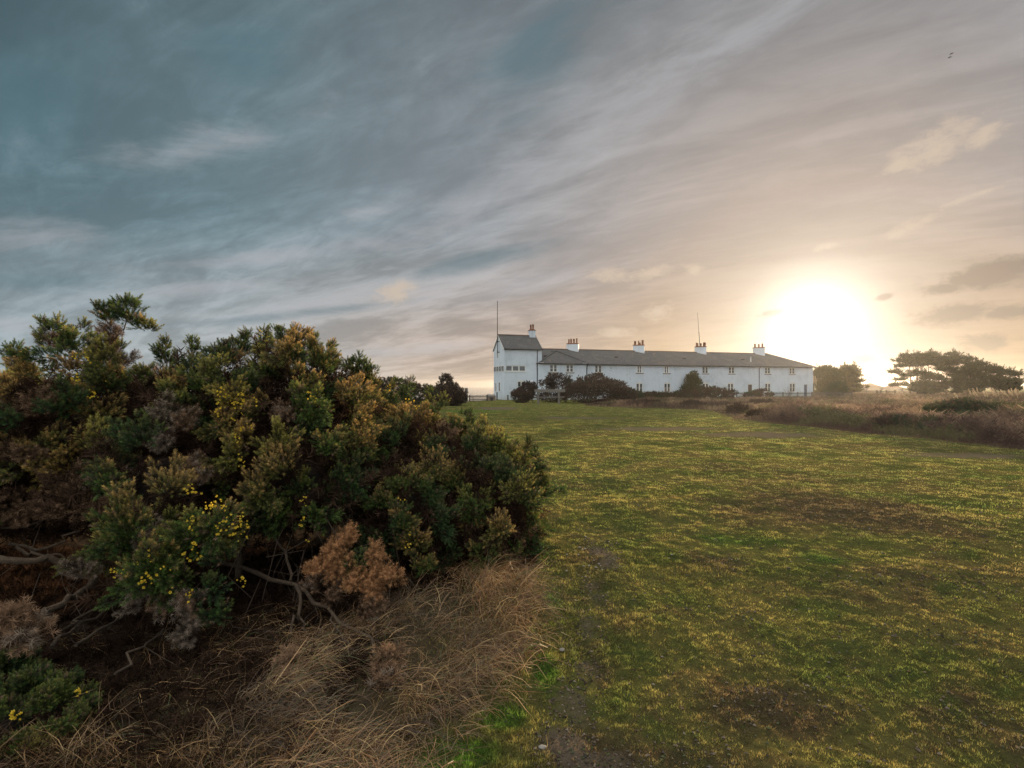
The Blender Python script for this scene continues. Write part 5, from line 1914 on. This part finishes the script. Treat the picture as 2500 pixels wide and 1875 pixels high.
    nt.links.new(math_(nt, 'MULTIPLY', el, 1.7), pv.inputs[1])
    pn = noise(nt, pv.outputs[0], 30, 9, .66, .2)

    def puffs(lst, nz=None, amp=1.25, lo=.22, hi=.80):
        nz = nz or pn
        tot = None
        for x, y, hw, hh, tilt in lst:
            a0 = math.atan((x - 1250) / F)
            rr = math.hypot(F, x - 1250)
            e0 = math.atan((HZ - y) / rr)
            wa = hw / F * cos(a0) ** 2
            we = hh / rr
            da = math_(nt, 'SUBTRACT', az, a0)
            de = math_(nt, 'SUBTRACT', math_(nt, 'SUBTRACT', el, e0), math_(nt, 'MULTIPLY', da, tilt))
            q = math_(nt, 'ADD', math_(nt, 'POWER', math_(nt, 'ABSOLUTE', math_(nt, 'DIVIDE', da, wa)), 2), math_(nt, 'POWER', math_(nt, 'ABSOLUTE', math_(nt, 'DIVIDE', de, we)), 2))
            f = math_(nt, 'EXPONENT', math_(nt, 'MULTIPLY', q, -.8))
            tot = f if tot is None else math_(nt, 'MAXIMUM', tot, f)
        return mapr(nt, math_(nt, 'ADD', math_(nt, 'MULTIPLY', tot, .72), math_(nt, 'MULTIPLY', math_(nt, 'SUBTRACT', nz, .5), amp)), lo, hi)
    wv = N(nt, 'CombineXYZ')
    nt.links.new(math_(nt, 'MULTIPLY', math_(nt, 'ADD', az, math_(nt, 'MULTIPLY', el, 2.2)), 1.6), wv.inputs[0])
    nt.links.new(math_(nt, 'MULTIPLY', math_(nt, 'SUBTRACT', el, math_(nt, 'MULTIPLY', az, .30)), 7.0), wv.inputs[1])
    wn = noise(nt, wv.outputs[0], 1.9, 10, .64, .5)
    gaps = puffs([(360, 545, 330, 60, .12), (60, 250, 170, 150, .3), (120, 690, 260, 40, .10), (600, 150, 160, 150, .4), (700, 770, 330, 16, .16), (1150, 640, 260, 30, .25), (1330, 120, 200, 120, .5)], wn, 1.5, .25, .95)
    veil = mixc(nt, math_(nt, 'MULTIPLY', gaps, .62), veil, (.095, .175, .210))
    wisps = puffs([(720, 620, 420, 26, .22), (900, 520, 190, 30, .36), (520, 700, 420, 22, .18), (820, 735, 420, 16, .17), (120, 570, 260, 50, .25), (560, 330, 330, 60, .42), (1420, 330, 420, 90, .55), (1120, 520, 300, 60, .45), (1700, 180, 420, 60, .42), (950, 860, 420, 20, .10), (100, 790, 300, 26, .05), (1250, 700, 300, 40, .22)], wn, 1.9, .30, 1.05)
    veil = mixc(nt, math_(nt, 'MULTIPLY', wisps, .55), veil, (.47, .475, .50))
    bright = puffs([(2275, 362, 125, 48, .36), (2400, 330, 60, 24, .2), (2200, 400, 60, 24, .3), (1490, 672, 60, 18, 0), (1590, 664, 70, 16, .1), (1695, 658, 30, 14, 0), (1612, 762, 42, 26, .1), (965, 712, 60, 28, .1), (2225, 552, 75, 20, .35), (2020, 600, 40, 10, .1), (1500, 812, 60, 14, .05), (2370, 480, 80, 10, .2)])
    dark = puffs([(2330, 768, 105, 24, 0), (2455, 764, 70, 18, .1), (2400, 838, 60, 22, 0), (2420, 668, 130, 36, .1), (2300, 705, 50, 14, 0), (2085, 878, 45, 14, 0), (1890, 762, 40, 8, .15), (2160, 725, 22, 9, .1)], None, 1.1, .14, .60)
    veil = mixc(nt, math_(nt, 'MULTIPLY', bright, .70), veil, (.68, .545, .41))
    veil = mixc(nt, math_(nt, 'MULTIPLY', dark, .95), veil, (.27, .205, .155))
    # aureole of the veiled sun
    g1 = math_(nt, 'MULTIPLY', math_(nt, 'EXPONENT', math_(nt, 'MULTIPLY', math_(nt, 'POWER', math_(nt, 'DIVIDE', ang, 2.8), 1.3), -1)), 1.9)
    g2 = math_(nt, 'MULTIPLY', math_(nt, 'EXPONENT', math_(nt, 'DIVIDE', ang, -8.0)), .30)
    glow = math_(nt, 'ADD', g1, g2)
    gc = mixc(nt, 1.0, (1, .88, .74), N(nt, 'CombineColor', ins={0: glow, 1: glow, 2: glow}).outputs[0], 'MULTIPLY')
    cloud = mixc(nt, 1.0, veil, gc, 'ADD')
    sky = N(nt, 'TexSky')
    sky.sky_type = 'NISHITA'
    sky.sun_disc = False
    sky.sun_elevation = SUN_EL
    sky.sun_rotation = SUN_AZ
    sky.air_density, sky.dust_density = .6, .2
    b1 = N(nt, 'Background', ins={1: .05})
    nt.links.new(mixc(nt, 1.0, sky.outputs[0], (.02, .024, .03), 'MULTIPLY'), b1.inputs[0])
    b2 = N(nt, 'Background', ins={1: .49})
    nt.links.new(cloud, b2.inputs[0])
    ad = N(nt, 'AddShader')
    nt.links.new(b1.outputs[0], ad.inputs[0])
    nt.links.new(b2.outputs[0], ad.inputs[1])
    nt.links.new(ad.outputs[0], N(nt, 'OutputWorld').inputs[0])
    wd.cycles.sampling_method = 'MANUAL'
    wd.cycles.sample_map_resolution = 1024


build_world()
sl_ = bpy.data.lights.new('sun', 'SUN')
sl_.energy = 5.0
sl_.angle = radians(1.2)
sl_.color = (1.0, .73, .44)
so = bpy.data.objects.new('sun', sl_)
COL.objects.link(so)
from mathutils import Vector
so.rotation_euler = Vector(tuple(-SUN)).to_track_quat('-Z', 'Y').to_euler()
so.location = (30, 60, 40)

cam = bpy.data.cameras.new('camera')
cam.sensor_width = 36
cam.lens = F / 2500 * 36
cam.shift_y = (HZ - 937.5) / 2500
cam.clip_start = .05
cam.clip_end = 8000
co = bpy.data.objects.new('camera', cam)
COL.objects.link(co)
co.location = (0, 0, EYE)
co.rotation_euler = (radians(90), 0, 0)
sc.camera = co

USE_HAZE = True
if USE_HAZE:
    hz = MB().box((-3250, -3250, -30), (3250, 3450, 22)).build('haze', M['glass'])
    hz.data.materials.clear()
    hm, nt = new_mat('evening_haze')
    pv = N(nt, 'VolumePrincipled')
    pv.inputs['Color'].default_value = (.95, .95, .95, 1)
    pv.inputs['Density'].default_value = .00013
    pv.inputs['Anisotropy'].default_value = .74
    nt.links.new(pv.outputs[0], N(nt, 'OutputMaterial').inputs['Volume'])
    hz.data.materials.append(hm)
    tag(hz, 'thin golden evening haze over the heath', 'haze', kind='stuff')

sc.view_settings.view_transform = 'Standard'
sc.view_settings.look = 'None'
sc.view_settings.exposure = .95
sc.view_settings.gamma = 1
cy = sc.cycles
cy.max_bounces = 6
cy.diffuse_bounces = 3
cy.glossy_bounces = 2
cy.transmission_bounces = 3
cy.volume_bounces = 0
cy.transparent_max_bounces = 6
cy.sample_clamp_indirect = 4
cy.use_denoising = True
cy.denoiser = 'OPENIMAGEDENOISE'
cy.denoising_prefilter = 'NONE'
cy.denoising_input_passes = 'RGB_ALBEDO_NORMAL'
